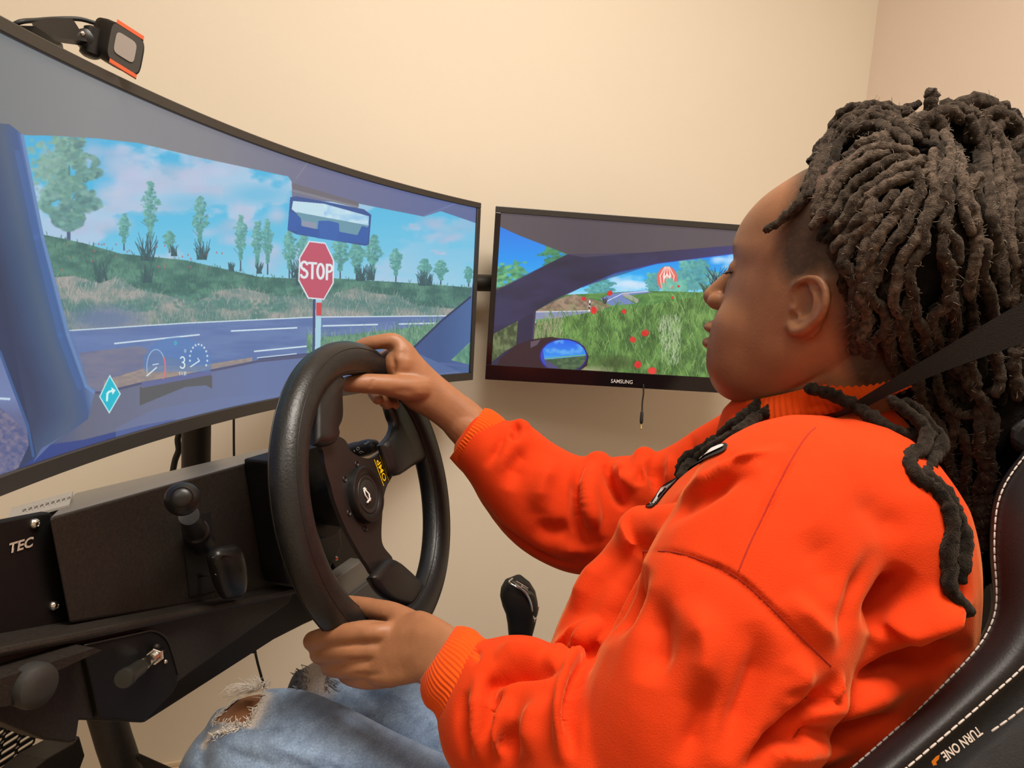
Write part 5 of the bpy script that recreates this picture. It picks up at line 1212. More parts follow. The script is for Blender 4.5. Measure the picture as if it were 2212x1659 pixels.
sculpt(sweat_me, [
    # broad forms
    ([(1362, 1098), (1356, 1130), (1364, 1170)], 26, .012, 'g!', Zt), ([(1300, 1190), (1262, 1250), (1230, 1320)], 26, .010, 'g', Zt),
    ([(1392, 1215), (1362, 1262), (1330, 1330), (1290, 1380)], 24, -.034, 'g', Zt), ([(1630, 1005), (1565, 1038), (1505, 1074), (1445, 1114), (1400, 1138)], 22, -.014, 'g', Zt), ([(1700, 965), (1600, 1010), (1520, 1050), (1450, 1092)], 16, .014, 'g', Zt),
    ([(1560, 1000), (1610, 998), (1680, 965)], 14, -.006, 'g', Zt),
    # near sleeve
    ([(1298, 1340), (1262, 1400), (1236, 1470), (1222, 1560), (1218, 1659)], 16, 0.0203, 'g', Zt), ([(1312, 1350), (1280, 1400), (1254, 1460), (1238, 1540), (1234, 1640)], 11, -0.0232, 'g', Zt),
    ([(1300, 1338), (1250, 1370), (1205, 1410), (1180, 1450)], 18, 0.0145, 'g', Zt), ([(1040, 1520), (1062, 1472), (1110, 1450), (1165, 1446), (1225, 1436)], 14, -0.0203, 'g', Zt), ([(1075, 1465), (1062, 1520), (1052, 1600)], 13, -0.0159, 'g', Zt),
    ([(1010, 1490), (1004, 1560), (1012, 1640)], 14, -0.0145, 'g', Zt), ([(1034, 1450), (1030, 1540), (1036, 1659)], 13, 0.0116, 'g', Zt), ([(1095, 1500), (1080, 1580), (1085, 1650)], 14, 0.0116, 'g', Zt), ([(1065, 1420), (1120, 1405), (1195, 1408)], 15, 0.0116, 'g', Zt),
    ([(1120, 1560), (1100, 1610), (1096, 1659)], 18, -0.0116, 'g', Zt), ([(1180, 1500), (1150, 1560), (1140, 1640)], 18, 0.0101, 'g', Zt), ([(1030, 1412), (1026, 1422)], 7, -0.0087, 'g!', Zt),
    # upper sleeve and armhole
    ([(1378, 1192), (1450, 1192), (1520, 1212), (1590, 1246), (1655, 1302), (1725, 1372), (1802, 1446)], 18, -.0045, 's', Zt), ([(1378, 1192), (1450, 1192), (1520, 1212), (1590, 1246), (1655, 1302), (1725, 1372), (1802, 1446)], 5.0, -.0050, 'g', Zt),
    ([(1768, 915), (1740, 945), (1700, 1010), (1660, 1090), (1620, 1175), (1592, 1240)], 14, -.0028, 's', Zt), ([(1768, 915), (1740, 945), (1700, 1010), (1660, 1090), (1620, 1175), (1592, 1240)], 5.0, -.0050, 'g', Zt), ([(1400, 1270), (1420, 1380), (1400, 1480)], 34, -0.0145, 'g', Zt), ([(1480, 1290), (1530, 1400), (1500, 1520)], 34, 0.0116, 'g', Zt), ([(1620, 1340), (1640, 1430), (1600, 1540), (1560, 1650)], 30, -0.0130, 'g', Zt), ([(1540, 1470), (1500, 1580), (1470, 1659)], 26, -0.0087, 'g', Zt),
    ([(1804, 1448), (1790, 1490), (1740, 1550), (1680, 1610), (1600, 1680)], 20, -0.0232, 'g', Zt), ([(1812, 1450), (1806, 1480), (1780, 1510)], 8, 0.0087, 'g', Zt), ([(1700, 1420), (1730, 1460), (1700, 1540)], 26, 0.0087, 'g', Zt),
    # back
    ([(1958, 1225), (1920, 1290), (1880, 1370)], 24, -0.0290, 'g', Zt), ([(1890, 1180), (1858, 1260), (1832, 1340), (1815, 1420)], 18, -0.0087, 'g', Zt), ([(1880, 1390), (1960, 1350), (2050, 1310), (2095, 1330)], 30, 0.0261, 'g', Zt), ([(2100, 1385), (2020, 1420), (1930, 1450), (1840, 1478)], 22, -0.0319, 'g', Zt),
    ([(1700, 1560), (1800, 1530), (1900, 1500), (1990, 1450)], 24, 0.0116, 'g', Zt), ([(1640, 1590), (1740, 1590), (1840, 1580), (1950, 1540)], 14, -0.0174, 'g', Zt), ([(1620, 1640), (1740, 1630), (1860, 1610)], 20, 0.0101, 'g', Zt), ([(1690, 1510), (1760, 1508), (1830, 1500)], 14, -0.0087, 'g', Zt),
    ([(1840, 1060), (1900, 1120), (1960, 1160)], 30, -0.0043, 'g', Zt), ([(1740, 1140), (1790, 1220), (1800, 1300)], 40, -0.0058, 'g', Zt), ([(1700, 1280), (1760, 1350), (1815, 1400)], 24, 0.0087, 'g', Zt),
    # far sleeve
    ([(1262, 990), (1252, 1040), (1250, 1100), (1266, 1180)], 15, -0.0208, 'g', Zf), ([(1280, 990), (1272, 1050), (1280, 1110), (1300, 1170)], 15, 0.0192, 'g', Zf), ([(1312, 1000), (1322, 1040), (1340, 1080), (1356, 1100)], 10, -0.0240, 'g', Zf), ([(1330, 990), (1350, 1030), (1380, 1060)], 14, 0.0144, 'g', Zf), ([(1400, 990), (1420, 1030), (1420, 1070)], 12, -0.0144, 'g', Zf),
    ([(1440, 975), (1450, 1020), (1440, 1060)], 11, 0.0096, 'g', Zf), ([(1380, 1000), (1385, 1050)], 10, -0.0096, 'g', Zf), ([(1034, 1066), (1070, 1128), (1120, 1170), (1180, 1205), (1260, 1224)], 7, -0.0112, 'g', Zf), ([(1112, 918), (1118, 926), (1112, 940)], 8, -0.0128, 'g!', Zf), ([(1160, 955), (1120, 1000), (1100, 1060)], 22, -0.0112, 'g', Zf), ([(1200, 985), (1170, 1050), (1165, 1110)], 22, 0.0112, 'g', Zf),
    ([(1150, 1130), (1200, 1150), (1245, 1130)], 20, -0.0096, 'g', Zf), ([(1095, 915), (1080, 960), (1050, 1010)], 10, -0.0064, 'g', Zf), ([(1200, 1195), (1245, 1185), (1290, 1195)], 14, 0.0080, 'g', Zf), ([(1500, 940), (1490, 980), (1470, 1010)], 10, -0.0096, 'g', Zf),
])
co = get_co(sweat_me); nz = fbm(co[:, 0] * 14 + co[:, 2] * 9 + 50, co[:, 1] * 14 - co[:, 2] * 7 + 50, 3, 3) - .5
co += get_no(sweat_me) * (nz * .005)[:, None]; set_co(sweat_me, co); smooth_mesh(sweat_me, 2, .5)
OR = (0.66, 0.043, 0.0060)
M['fleece'] = mat('orange_fleece', OR, .85, var=.07, vscale=18, bump=.22, bscale=900, sheen=.35, spec=.1, detail=8)
M['fleece'].node_tree.nodes['Principled BSDF'].inputs['Sheen Tint'].default_value = (1, .42, .16, 1)
M['rib'] = mat('orange_rib', (0.76, 0.080, 0.006), .8, var=.05, vscale=60, bump=.1, bscale=700, sheen=.15, spec=.1)
sweat = link('sweatshirt', sweat_me, M['fleece'], person)
bvh = BVHTree.FromPolygons([tuple(v.co) for v in sweat_me.vertices], [tuple(p_.vertices) for p_ in sweat_me.polygons])
def on_cloth(x, y, lift=.001):
    h, n_, i_, d_ = bvh.ray_cast(Vector(EYE), Vector(unit(ray(x, y))))
    return None if h is None else np.array(h) + np.array(n_) * lift
# ribbed cuffs and collar
def ribbed(centres, axes_a, axes_b, ribs, depth, name, nseg=None):
    n_ = ribs * 4; a = np.linspace(0, 2 * np.pi, n_, endpoint=False); R = []
    for c, A, B in zip(centres, axes_a, axes_b):
        w = 1 + depth * np.cos(a * ribs)
        R.append(c + (np.cos(a) * w)[:, None] * A + (np.sin(a) * w)[:, None] * B)
    inner = [R[0].mean(0) + (R[0] - R[0].mean(0)) * .9 , R[0].mean(0) + (R[1] - R[1].mean(0)) * .86 + (R[1].mean(0) - R[0].mean(0)) * .8]
    return MB().rings(inner[::-1] + R, cap=False).build(name, M['rib'], sweat, fix=True)
def cuff(secs, ribs, name):
    C, A, B = [], [], []
    ctr = np.array([np.concatenate([(P(*a_, z) + P(*b_, z)) / 2, (P(*b_, z) - P(*a_, z)) / 2, [dh]]) for a_, b_, z, dh in secs]); q = catmull(ctr, 14)
    for row in q:
        c = row[:3]; v = unit(c - EYE); ax_ = row[3:6]; v = unit(v - unit(ax_) * (v @ unit(ax_)))
        C.append(c); A.append(ax_); B.append(v * row[6])
    return ribbed(C, A, B, ribs, .018, name)
cuff([((982, 1357), (913, 1460), .616, .031), ((1000, 1358), (914, 1490), .610, .035), ((1022, 1366), (925, 1515), .604, .038), ((1042, 1384), (944, 1530), .597, .039), ((1066, 1394), (956, 1560), .590, .040)], 56, 'cuff')
cuff([((1046, 882), (972, 988), .890, .036), ((1062, 886), (990, 1008), .891, .038), ((1082, 900), (1010, 1028), .893, .040), ((1096, 914), (1026, 1044), .895, .040)], 56, 'cuff')
tilt = unit(CHF + np.array([0, 0, -.42])); nrm = np.cross(tilt, CHL)
nrm = nrm if nrm[2] > 0 else -nrm
C = [NC + np.array([0, 0, .014]) + nrm * h for h in (-.012, -.004, .004, .011, .0135)]
ribbed(C, [tilt * r for r in (.092, .0895, .086, .082, .079)], [CHL * r for r in (.089, .0855, .0815, .077, .0745)], 90, .012, 'collar')
M['seam'] = mat('seam_shadow_thread', (.36, .014, .001), .95)  # shade of the seam groove put into a darker thread colour
for sp_ in ([(1764, 922), (1740, 945), (1700, 1010), (1660, 1090), (1620, 1175), (1594, 1238)], [(1385, 1192), (1450, 1192), (1520, 1212), (1590, 1246), (1655, 1302), (1725, 1372), (1798, 1442)]):
    q_ = [on_cloth(x, y, -.0001) for x, y in catmull(np.array(sp_, float), 70)]
    q_ = np.array([h for h in q_ if h is not None]); q_ = np.stack([np.convolve(np.pad(q_[:, k], 2, 'edge'), np.ones(5) / 5, 'valid') for k in range(3)], 1)
    MB().tube(q_, .0007, 6).build('sewn_seam', M['seam'], sweat)
# varsity lettering sewn on the chest: white pieces with a black edge
blackfelt = mat('black_felt', (.012, .010, .010), .8); whitefelt = mat('white_felt', (.70, .64, .62), .8, bump=.1)
def applique(pts, m, lift, name, par, n=6):
    pts = np.array(pts, float); c = pts.mean(0); V3 = []; ok = True
    per = catmull(np.vstack([pts, pts[:1]]), 40)[:-1] if len(pts) > 5 else np.vstack([pts[i] * (1 - t) + pts[(i + 1) % len(pts)] * t for i in range(len(pts)) for t in np.linspace(0, 1, 8, endpoint=False)])
    rings = []
    for s_ in np.linspace(1, .12, n):
        ring = []
        for q in per:
            x, y = c + (q - c) * s_; h = on_cloth(x, y, lift)
            if h is None: return None
            ring.append(h)
        rings.append(ring)
    return MB().rings(rings, cap=False).build(name, m, par, fix=False)
for outer, inner in [([(1396, 1096), (1412, 1074), (1440, 1044), (1462, 1030), (1466, 1036), (1440, 1064), (1418, 1092), (1406, 1098)], [(1403, 1092), (1416, 1074), (1440, 1050), (1458, 1036), (1440, 1060), (1414, 1088)]),
                     ([(1478, 1012), (1500, 988), (1532, 972), (1566, 960), (1574, 966), (1564, 978), (1530, 992), (1500, 1008), (1482, 1020)], [(1486, 1010), (1504, 992), (1534, 977), (1562, 966), (1566, 970), (1530, 987), (1502, 1003)])]:
    e_ = applique(outer, blackfelt, .0018, 'chest_lettering', sweat)
    if e_: applique(inner, whitefelt, .0032, 'letter_face', e_)

# ------------------------------------------------------------------ jeans
jn = [pxloft(J_NEAR, 32), pxloft(J_FAR, 28)]
for k_, an in ((kn, np.array([-.13, .03])), (kf, np.array([-.13, .03]))):
    ank = np.array([k_[0] + an[0], k_[1] + an[1], .12])
    jn.append(MB().tube([k_ + np.array([0.015, 0, -.015]), k_ * .6 + ank * .4, ank], [.058, .060, .048], 20, ends=True))
jn.append(MB().tube([P(1640, 1770, .70), P(1250, 1800, .70)], [.135, .1], 20, ends=True)); jn.append(MB().tube([P(1640, 1770, .70), P(1250, 1720, .86)], [.13, .095], 20, ends=True))
jean_me = remesh(jn, 0.0032, 4, 'jeans')
sculpt(jean_me, [([(600, 1560), (700, 1590), (800, 1640)], 22, -.004, 'g', (.6, .82)), ([(470, 1620), (540, 1640), (620, 1659)], 14, -.004, 'g', (.6, .82)), ([(560, 1600), (660, 1640), (740, 1690)], 12, .003, 'g', (.6, .82)), ([(500, 1600), (560, 1580), (640, 1585)], 10, -.003, 'g', (.6, .82)),
                 ([(720, 1450), (790, 1500), (850, 1560)], 16, -.004, 'g', (.85, 1.1)), ([(760, 1440), (830, 1490), (920, 1530)], 14, .004, 'g', (.85, 1.1)), ([(640, 1620), (760, 1659)], 10, .003, 'g', (.6, .82)), ([(690, 1520), (760, 1560), (830, 1610)], 9, -.003, 'g', (.6, .82))])
RIP = np.array([(462, 1560), (474, 1545), (500, 1522), (528, 1500), (552, 1484), (570, 1488), (566, 1506), (552, 1532), (540, 1552), (532, 1560), (505, 1563)], float)
import bmesh
bm = bmesh.new(); bm.from_mesh(jean_me)
def inpoly(x, y, p):
    j = False
    for (xa, ya), (xb, yb) in zip(p, np.roll(p, -1, 0)):
        if (ya > y) != (yb > y) and x < (xb - xa) * (y - ya) / (yb - ya) + xa: j = not j
    return j
dele = []
for f_ in bm.faces:
    c = f_.calc_center_median(); x, y, z = proj(np.array([c])); 
    if .64 < z[0] < .80 and 440 < x[0] < 590 and 1470 < y[0] < 1580 and inpoly(x[0], y[0], RIP): dele.append(f_)
bmesh.ops.delete(bm, geom=dele, context='FACES'); bm.to_mesh(jean_me); bm.free()
co = get_co(jean_me); U, V, D = proj(co); no = get_no(jean_me)
n1 = fbm(co[:, 0] * 22 + 9, co[:, 2] * 30 + co[:, 1] * 16 + 9, 4, 5); n2 = fbm(co[:, 0] * 160 + 3, co[:, 2] * 200 + 90 * co[:, 1] + 3, 3, 8)
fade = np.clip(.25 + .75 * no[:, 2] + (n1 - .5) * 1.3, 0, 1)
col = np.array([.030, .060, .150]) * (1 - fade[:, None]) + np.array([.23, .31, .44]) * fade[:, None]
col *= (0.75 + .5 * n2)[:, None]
near = D < .83
d, _, _ = seg_dist(U, V, np.vstack([RIP, RIP[:1]]))
w = np.clip(1 - d / 9, 0, 1) * near + np.where(near & (U > 525) & (U < 600) & (V > 1495) & (V < 1575), np.exp(-(seg_dist(U, V, np.array([(574, 1500), (556, 1540), (540, 1562)]))[0] / 16) ** 2), 0) * (.5 + .8 * n2)
w = np.maximum(w, near * np.exp(-(seg_dist(U, V, np.array([(440, 1612), (456, 1585), (500, 1568), (535, 1562)]))[0] / 6) ** 2) * (.4 + n2))
w = np.clip(w, 0, 1)[:, None]; col = col * (1 - w) + np.array([.62, .55, .50]) * w
far = ~near
patch = far & (U > 628) & (U < 730)
pd = np.exp(-((U - 684 - (V - 1462) * .1) / 34) ** 4 - ((V - 1462) / 42) ** 4) * patch
pd = np.clip(pd * (.7 + .6 * fbm(U / 4, V / 30, 2, 4)), 0, 1)[:, None]; col = col * (1 - pd) + np.array([.46, .39, .35]) * pd
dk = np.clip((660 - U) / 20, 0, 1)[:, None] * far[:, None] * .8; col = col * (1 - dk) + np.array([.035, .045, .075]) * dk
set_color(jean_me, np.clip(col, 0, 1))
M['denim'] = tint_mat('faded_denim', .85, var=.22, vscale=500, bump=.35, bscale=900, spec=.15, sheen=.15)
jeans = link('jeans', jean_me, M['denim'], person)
thr = mat('frayed_thread', (.78, .72, .66), .85)
jb = BVHTree.FromPolygons([tuple(v.co) for v in jean_me.vertices], [tuple(p_.vertices) for p_ in jean_me.polygons])
def on_jean(x, y):
    h, n_, i_, d_ = jb.ray_cast(Vector(EYE), Vector(unit(ray(x, y))))
    return None if h is None else np.array(h)
fr_ = MB()
edge = catmull(np.vstack([RIP, RIP[:1]]), 150); cen = RIP.mean(0)
for e_ in edge:
    for rep in range(1):
        out = e_ + (e_ - cen) / np.linalg.norm(e_ - cen) * rr(2, 7); b_ = on_jean(*out)
        if b_ is None or np.linalg.norm(b_ - P(505, 1535, .72)) > .09: continue
        dv = (P(e_[0], e_[1], .72) - P(out[0], out[1], .72)); dv = unit(dv) * rr(.002, .007)
        k_ = np.array([rr(-1, 1), rr(-1, 1), rr(-1, 1)]) * .004
        fr_.tube(catmull(np.array([b_, b_ + dv * .5 + k_ + (EYE - b_) * .002, b_ + dv + k_ * 1.5]), 6), .00035, 4)
for x0, y0, x1, y1, n_ in [(556, 1490, 500, 1492, 14), (548, 1486, 490, 1500, 12), (556, 1488, 548, 1464, 12), (562, 1488, 575, 1476, 8), (552, 1488, 520, 1476, 10)]:
    for k in range(n_):
        a_ = P(x0 + rr(-6, 6), y0 + rr(-3, 4), .722 + rr(-.01, .01)); b_ = P(x1 + rr(-14, 14), y1 + rr(-8, 8), .722 + rr(-.02, .02))
        fr_.tube(catmull(np.array([a_, (a_ + b_) / 2 + np.array([rr(-1, 1), rr(-1, 1), rr(-.5, 1.2)]) * .006, b_ + np.array([rr(-1, 1), rr(-1, 1), rr(-1, 1)]) * .004]), 8), [.0006] * 3 + [.0004] * 3 + [.0002] * 2, 4)
for k in range(60):
    t = rr(0, 1); x, y = np.array([455, 1588]) * (1 - t) + np.array([540, 1562]) * t; b_ = on_jean(x + rr(-4, 4), y + rr(-3, 6))
    if b_ is not None and np.linalg.norm(b_ - P(505, 1575, .72)) < .08:
        v_ = unit(EYE - b_); fr_.tube(catmull(np.array([b_, b_ + v_ * .002 + np.array([rr(-1, 1), 0, rr(-1, .3)]) * .005, b_ + v_ * .002 + np.array([rr(-1, 1), 0, rr(-1, .2)]) * .009]), 6), .0005, 4)
tag(fr_.build('frayed_threads', thr, jeans, fix=False), kind='stuff')
fr2 = MB()
for k in range(110):
    side_l = k % 2; x = rr(640, 668) if side_l else rr(700, 722); y = rr(1432, 1492); b_ = on_jean(x, y)
    if b_ is None: continue
    d_ = np.array([rr(-1, .1) if side_l else rr(-.1, 1), 0, rr(-.3, .6)]); fr2.tube(catmull(np.array([b_, b_ + d_ * .006 + (EYE - b_) * .004, b_ + d_ * .012 + (EYE - b_) * .006]), 5), .0005, 4)
tag(fr2.build('frayed_threads', mat('grey_thread', (.24, .25, .29), .85), jeans, fix=False), kind='stuff')
# ------------------------------------------------------------------ locs
BL = []     # blobs of the hair mass: centre, radii, axes
def blob(c, r, axes=None): BL.append((np.asarray(c, float), np.ones(3) * r, np.eye(3) if axes is None else axes))
blob(hd(-.040, 0, .048), np.array([.088, .082, .100]), HA)
blob(P(1960, 355, .68), .044); blob(P(2040, 335, .68), .046); blob(P(2120, 340, .68), .048); blob(P(2160, 450, .68), .075); blob(P(1885, 350, .665), .040)
blob(P(2090, 560, .675), .088); blob(P(2180, 640, .68), .085); blob(P(1990, 690, .675), .078); blob(P(2080, 760, .675), .080); blob(P(1960, 800, .675), .055)
blob(P(2090, 900, .675), .060); blob(P(2110, 1000, .675), .040); blob(P(2105, 1110, .675), .030); blob(P(2108, 1220, .675), .022)
def field(p, grow=0.0):
    d = 1e9
    for c, r, A in BL:
        q = (A @ (p - c)); d = min(d, (np.linalg.norm(q / (r + grow)) - 1) * (r.min() + grow))
    return d
def hair_z(px, py, grow=0.0):
    d = ray(px, py); t = .42
    best = (1e9, .68)
    for _ in range(60):
        s_ = field(EYE + d * t, grow)
        if s_ < best[0]: best = (s_, t)
        if s_ < .0006: return t
        t += max(.0012, s_ * .7 / np.linalg.norm(d))
        if t > .95: break
    return best[1]
_hf = (get_co(body_me) - HC) @ HA.T
_sel = (_hf[:, 2] > -.02) & (np.abs(_hf[:, 0]) < .14) & (np.abs(_hf[:, 1]) < .12)
_vi = np.zeros(len(body_me.loops), int); body_me.loops.foreach_get('vertex_index', _vi)
_qd = _vi.reshape(-1, 4) if len(_vi) == 4 * len(body_me.polygons) else None
_qd = _qd[_sel[_qd].all(1)]; _map = np.cumsum(_sel) - 1
head_bvh = BVHTree.FromPolygons([tuple(v) for v in get_co(body_me)[_sel]], [tuple(q) for q in _map[_qd]])
def front_z(px, py, grow=0.0):
    z = hair_z(px, py, grow); h = head_bvh.ray_cast(Vector(EYE), Vector(unit(ray(px, py))))[0]
    if h is not None: z = min(z, float((np.array(h) - EYE) @ _CF) - .003 - grow * .5)
    return z
mass = [MB().ball(c, r * .93, 22, A) for c, r, A in BL]
hair_me = remesh(mass, .0045, 6, 'hair')
co = get_co(hair_me); no = get_no(hair_me)
hl_ = (co - HC) @ HA.T
co += no * ((fbm(co[:, 0] * 90 + 20, co[:, 2] * 45 + co[:, 1] * 60 + 20, 3, 6) - .5) * .016)[:, None]
set_co(hair_me, co)
M['hair'] = mat('hair_gap_shade', (.010, .008, .007), .9, var=.4, vscale=120, bump=.8, bscale=500, spec=.12)  # near-black mass puts shade into the gaps between locs
hair = link('hair', hair_me, M['hair'], person)
M['loc'] = mat('loc_brown', (.040, .028, .021), .9, var=.8, vscale=170, bump=1.0, bscale=800, spec=.10, sheen=.18, detail=6)
M['loc'].node_tree.nodes['Principled BSDF'].inputs['Sheen Tint'].default_value = (.75, .62, .5, 1)
def loc_mat(nm, k):
    m = mat(nm, (.040 * k, .0285 * k, .0215 * k), .9, var=.75, vscale=190, bump=1.0, bscale=900, spec=.08, sheen=.15, detail=7)
    m.node_tree.nodes['Principled BSDF'].inputs['Sheen Tint'].default_value = (.75, .62, .5, 1); return m
LOCS = [loc_mat('loc_dark', .42), loc_mat('loc_mid', 1.15), loc_mat('loc_light', 2.1)]  # crown highlights and shaded inner layers are put into these tones
def add_loc(pts, r=.0052, depth=0.0, zs=None, wob=.0008, tip=.75, grow=.004, tone=1):
    pts = np.array(pts, float)
    dense = catmull(pts[:, :2], max(6, int(len(pts) * 2.2)))
    if zs is None: z = np.array([front_z(x, y, grow) for x, y in dense]) + depth
    else:
        z = np.interp(np.linspace(0, 1, len(dense)), np.linspace(0, 1, len(zs)), zs)
        for i_, (x, y) in enumerate(dense):
            h = on_cloth(x, y, .0)
            if h is not None: z[i_] = min(z[i_], float((h - EYE) @ _CF) - r * .8)
    z = np.convolve(np.pad(z, 2, 'edge'), np.ones(5) / 5, 'valid')
    c = np.array([P(x, y, q) for (x, y), q in zip(dense, z)])
    L = np.linalg.norm(np.diff(c, axis=0), axis=1).sum(); n_ = int(max(14, L / .0026))
    c = catmull(c, n_); s_ = np.arange(n_)
    ph = rng.uniform(0, 6.28, 3); tw = rng.uniform(.7, 1.0)
    c = c + wob * np.stack([np.sin(s_ * .42 + ph[0]) , np.sin(s_ * .37 + ph[1]), np.sin(s_ * .45 + ph[2])], 1)
    rad = r * (1 + .06 * np.sin(s_ * tw * 1.6 + ph[0]) + .08 * rng.standard_normal(n_).clip(-1.5, 1.5))
    rad *= np.interp(s_ / n_, [0, .1, .85, 1], [.85, 1, 1, tip])
    mb = MB().tube(c, rad, 8, ends=True)
    v = np.vstack(mb.v); v = v + rng.standard_normal(v.shape) * r * .10
    o = obj('dreadlock', v, mb.f, LOCS[tone], hair)
    if tone and depth < .010:
        for k in range(int(n_ * 2.4)):
            i_ = rng.integers(2, n_ - 2); d_ = unit(rng.standard_normal(3)); a_ = c[i_] + d_ * rad[i_] * .9
            e_ = unit(rng.standard_normal(3)); ln = rng.uniform(.0020, .0060); q_ = np.cross(d_, e_)
            FRIZZ.tube(np.array([a_, a_ + d_ * ln * .35 + e_ * ln * .3, a_ + d_ * ln * .45 + e_ * ln * .8, a_ + d_ * ln * .25 + e_ * ln]), [.00026, .00024, .0002, .00012], 3, cap=False)
    return o
FRIZZ = MB()
GUIDES = [
    [(1985, 300), (1900, 252), (1832, 258), (1796, 286), (1768, 345), (1748, 395), (1728, 438), (1692, 472), (1655, 496)],
    [(1965, 312), (1905, 272), (1850, 278), (1805, 308), (1772, 350), (1752, 392), (1742, 420)],
    [(1975, 332), (1905, 318), (1845, 345), (1805, 380), (1775, 425), (1756, 462)],
    [(1990, 352), (1930, 346), (1870, 380), (1822, 428), (1800, 466)],
    [(2000, 372), (1945, 388), (1885, 418), (1850, 450), (1812, 488)],
    [(1990, 345), (1914, 383), (1886, 416), (1878, 459), (1875, 513), (1864, 568), (1858, 600)],
    [(1980, 365), (1983, 416), (1961, 477), (1925, 531), (1900, 578), (1878, 633), (1905, 668), (1914, 705), (1886, 741), (1880, 765)],
    [(1850, 510), (1831, 539), (1824, 568), (1842, 604), (1849, 651), (1846, 690)],
    [(2036, 420), (2026, 448), (1998, 481), (1994, 531), (1968, 579), (1968, 629), (1979, 676), (2001, 734), (2006, 760)],
    [(2046, 500), (2034, 546), (2055, 579), (2052, 615), (2044, 658), (2015, 687), (2026, 745), (2032, 770)],
    [(2066, 322), (2044, 387), (2048, 441), (2041, 495), (2066, 528), (2070, 560)],
    [(2095, 255), (2124, 315), (2131, 369), (2138, 423), (2142, 477), (2153, 531), (2150, 580)],
    [(2070, 330), (2077, 387), (2081, 423), (2084, 460), (2095, 500)],
    [(2124, 530), (2124, 604), (2142, 651), (2150, 690)],
    [(2110, 385), (2095, 405), (2088, 430), (2102, 470), (2112, 520), (2100, 580), (2096, 640)],
    [(2170, 330), (2184, 400), (2178, 470), (2186, 540), (2196, 600), (2190, 660)],
    [(2150, 290), (2190, 350), (2206, 430), (2204, 520), (2212, 600), (2208, 670)],
    [(2015, 330), (2010, 380), (2016, 430), (2000, 470), (1975, 520), (1950, 560), (1935, 610), (1930, 650), (1950, 690)],
    [(1960, 420), (1930, 470), (1905, 500), (1885, 545), (1872, 600), (1862, 640), (1870, 690), (1862, 730)],
    [(1940, 370), (1890, 400), (1850, 430), (1830, 470), (1806, 498)],
    [(1920, 330), (1870, 345), (1830, 375), (1800, 415), (1780, 455), (1760, 486)],
    [(1935, 420), (1900, 450), (1865, 470), (1835, 500), (1812, 526)],
    [(1900, 470), (1860, 495), (1820, 520), (1805, 540)],
    [(2120, 250), (2150, 300), (2158, 360), (2160, 420), (2168, 480), (2172, 540), (2166, 600), (2176, 660)],
    [(2030, 260), (2046, 310), (2050, 350), (2030, 390), (2028, 430)], [(1930, 260), (1890, 240), (1860, 262), (1830, 290), (1808, 320)],
    [(1995, 250), (1960, 265), (1930, 290), (1890, 300), (1850, 315)],
    [(1850, 640), (1842, 690), (1850, 740), (1840, 780), (1852, 820), (1872, 845)], [(1880, 690), (1866, 740), (1880, 790), (1892, 830)],
    [(1930, 700), (1920, 750), (1936, 800), (1946, 840)], [(1960, 650), (1950, 700), (1962, 760), (1980, 800), (1990, 850)],
    [(2060, 640), (2066, 700), (2056, 750), (2070, 800)], [(2100, 660), (2106, 720), (2096, 770), (2110, 830)], [(2150, 690), (2146, 740), (2160, 800), (2150, 850)],
    [(2190, 680), (2200, 740), (2190, 800), (2200, 860)],
    [(1975, 838), (1998, 880), (2020, 912), (2040, 940)], [(2025, 815), (2038, 868), (2062, 894), (2110, 894)], [(2080, 800), (2108, 850), (2132, 884), (2140, 930)],
    [(2050, 870), (2060, 930), (2048, 990), (2066, 1050), (2078, 1110), (2076, 1170)], [(2120, 880), (2112, 950), (2126, 1010), (2112, 1080), (2118, 1150), (2108, 1210), (2116, 1260)],
    [(2080, 930), (2090, 1000), (2082, 1060), (2096, 1120), (2090, 1190), (2100, 1250), (2098, 1300)], [(2150, 900), (2140, 970), (2138, 1040), (2128, 1110), (2124, 1180)],
]
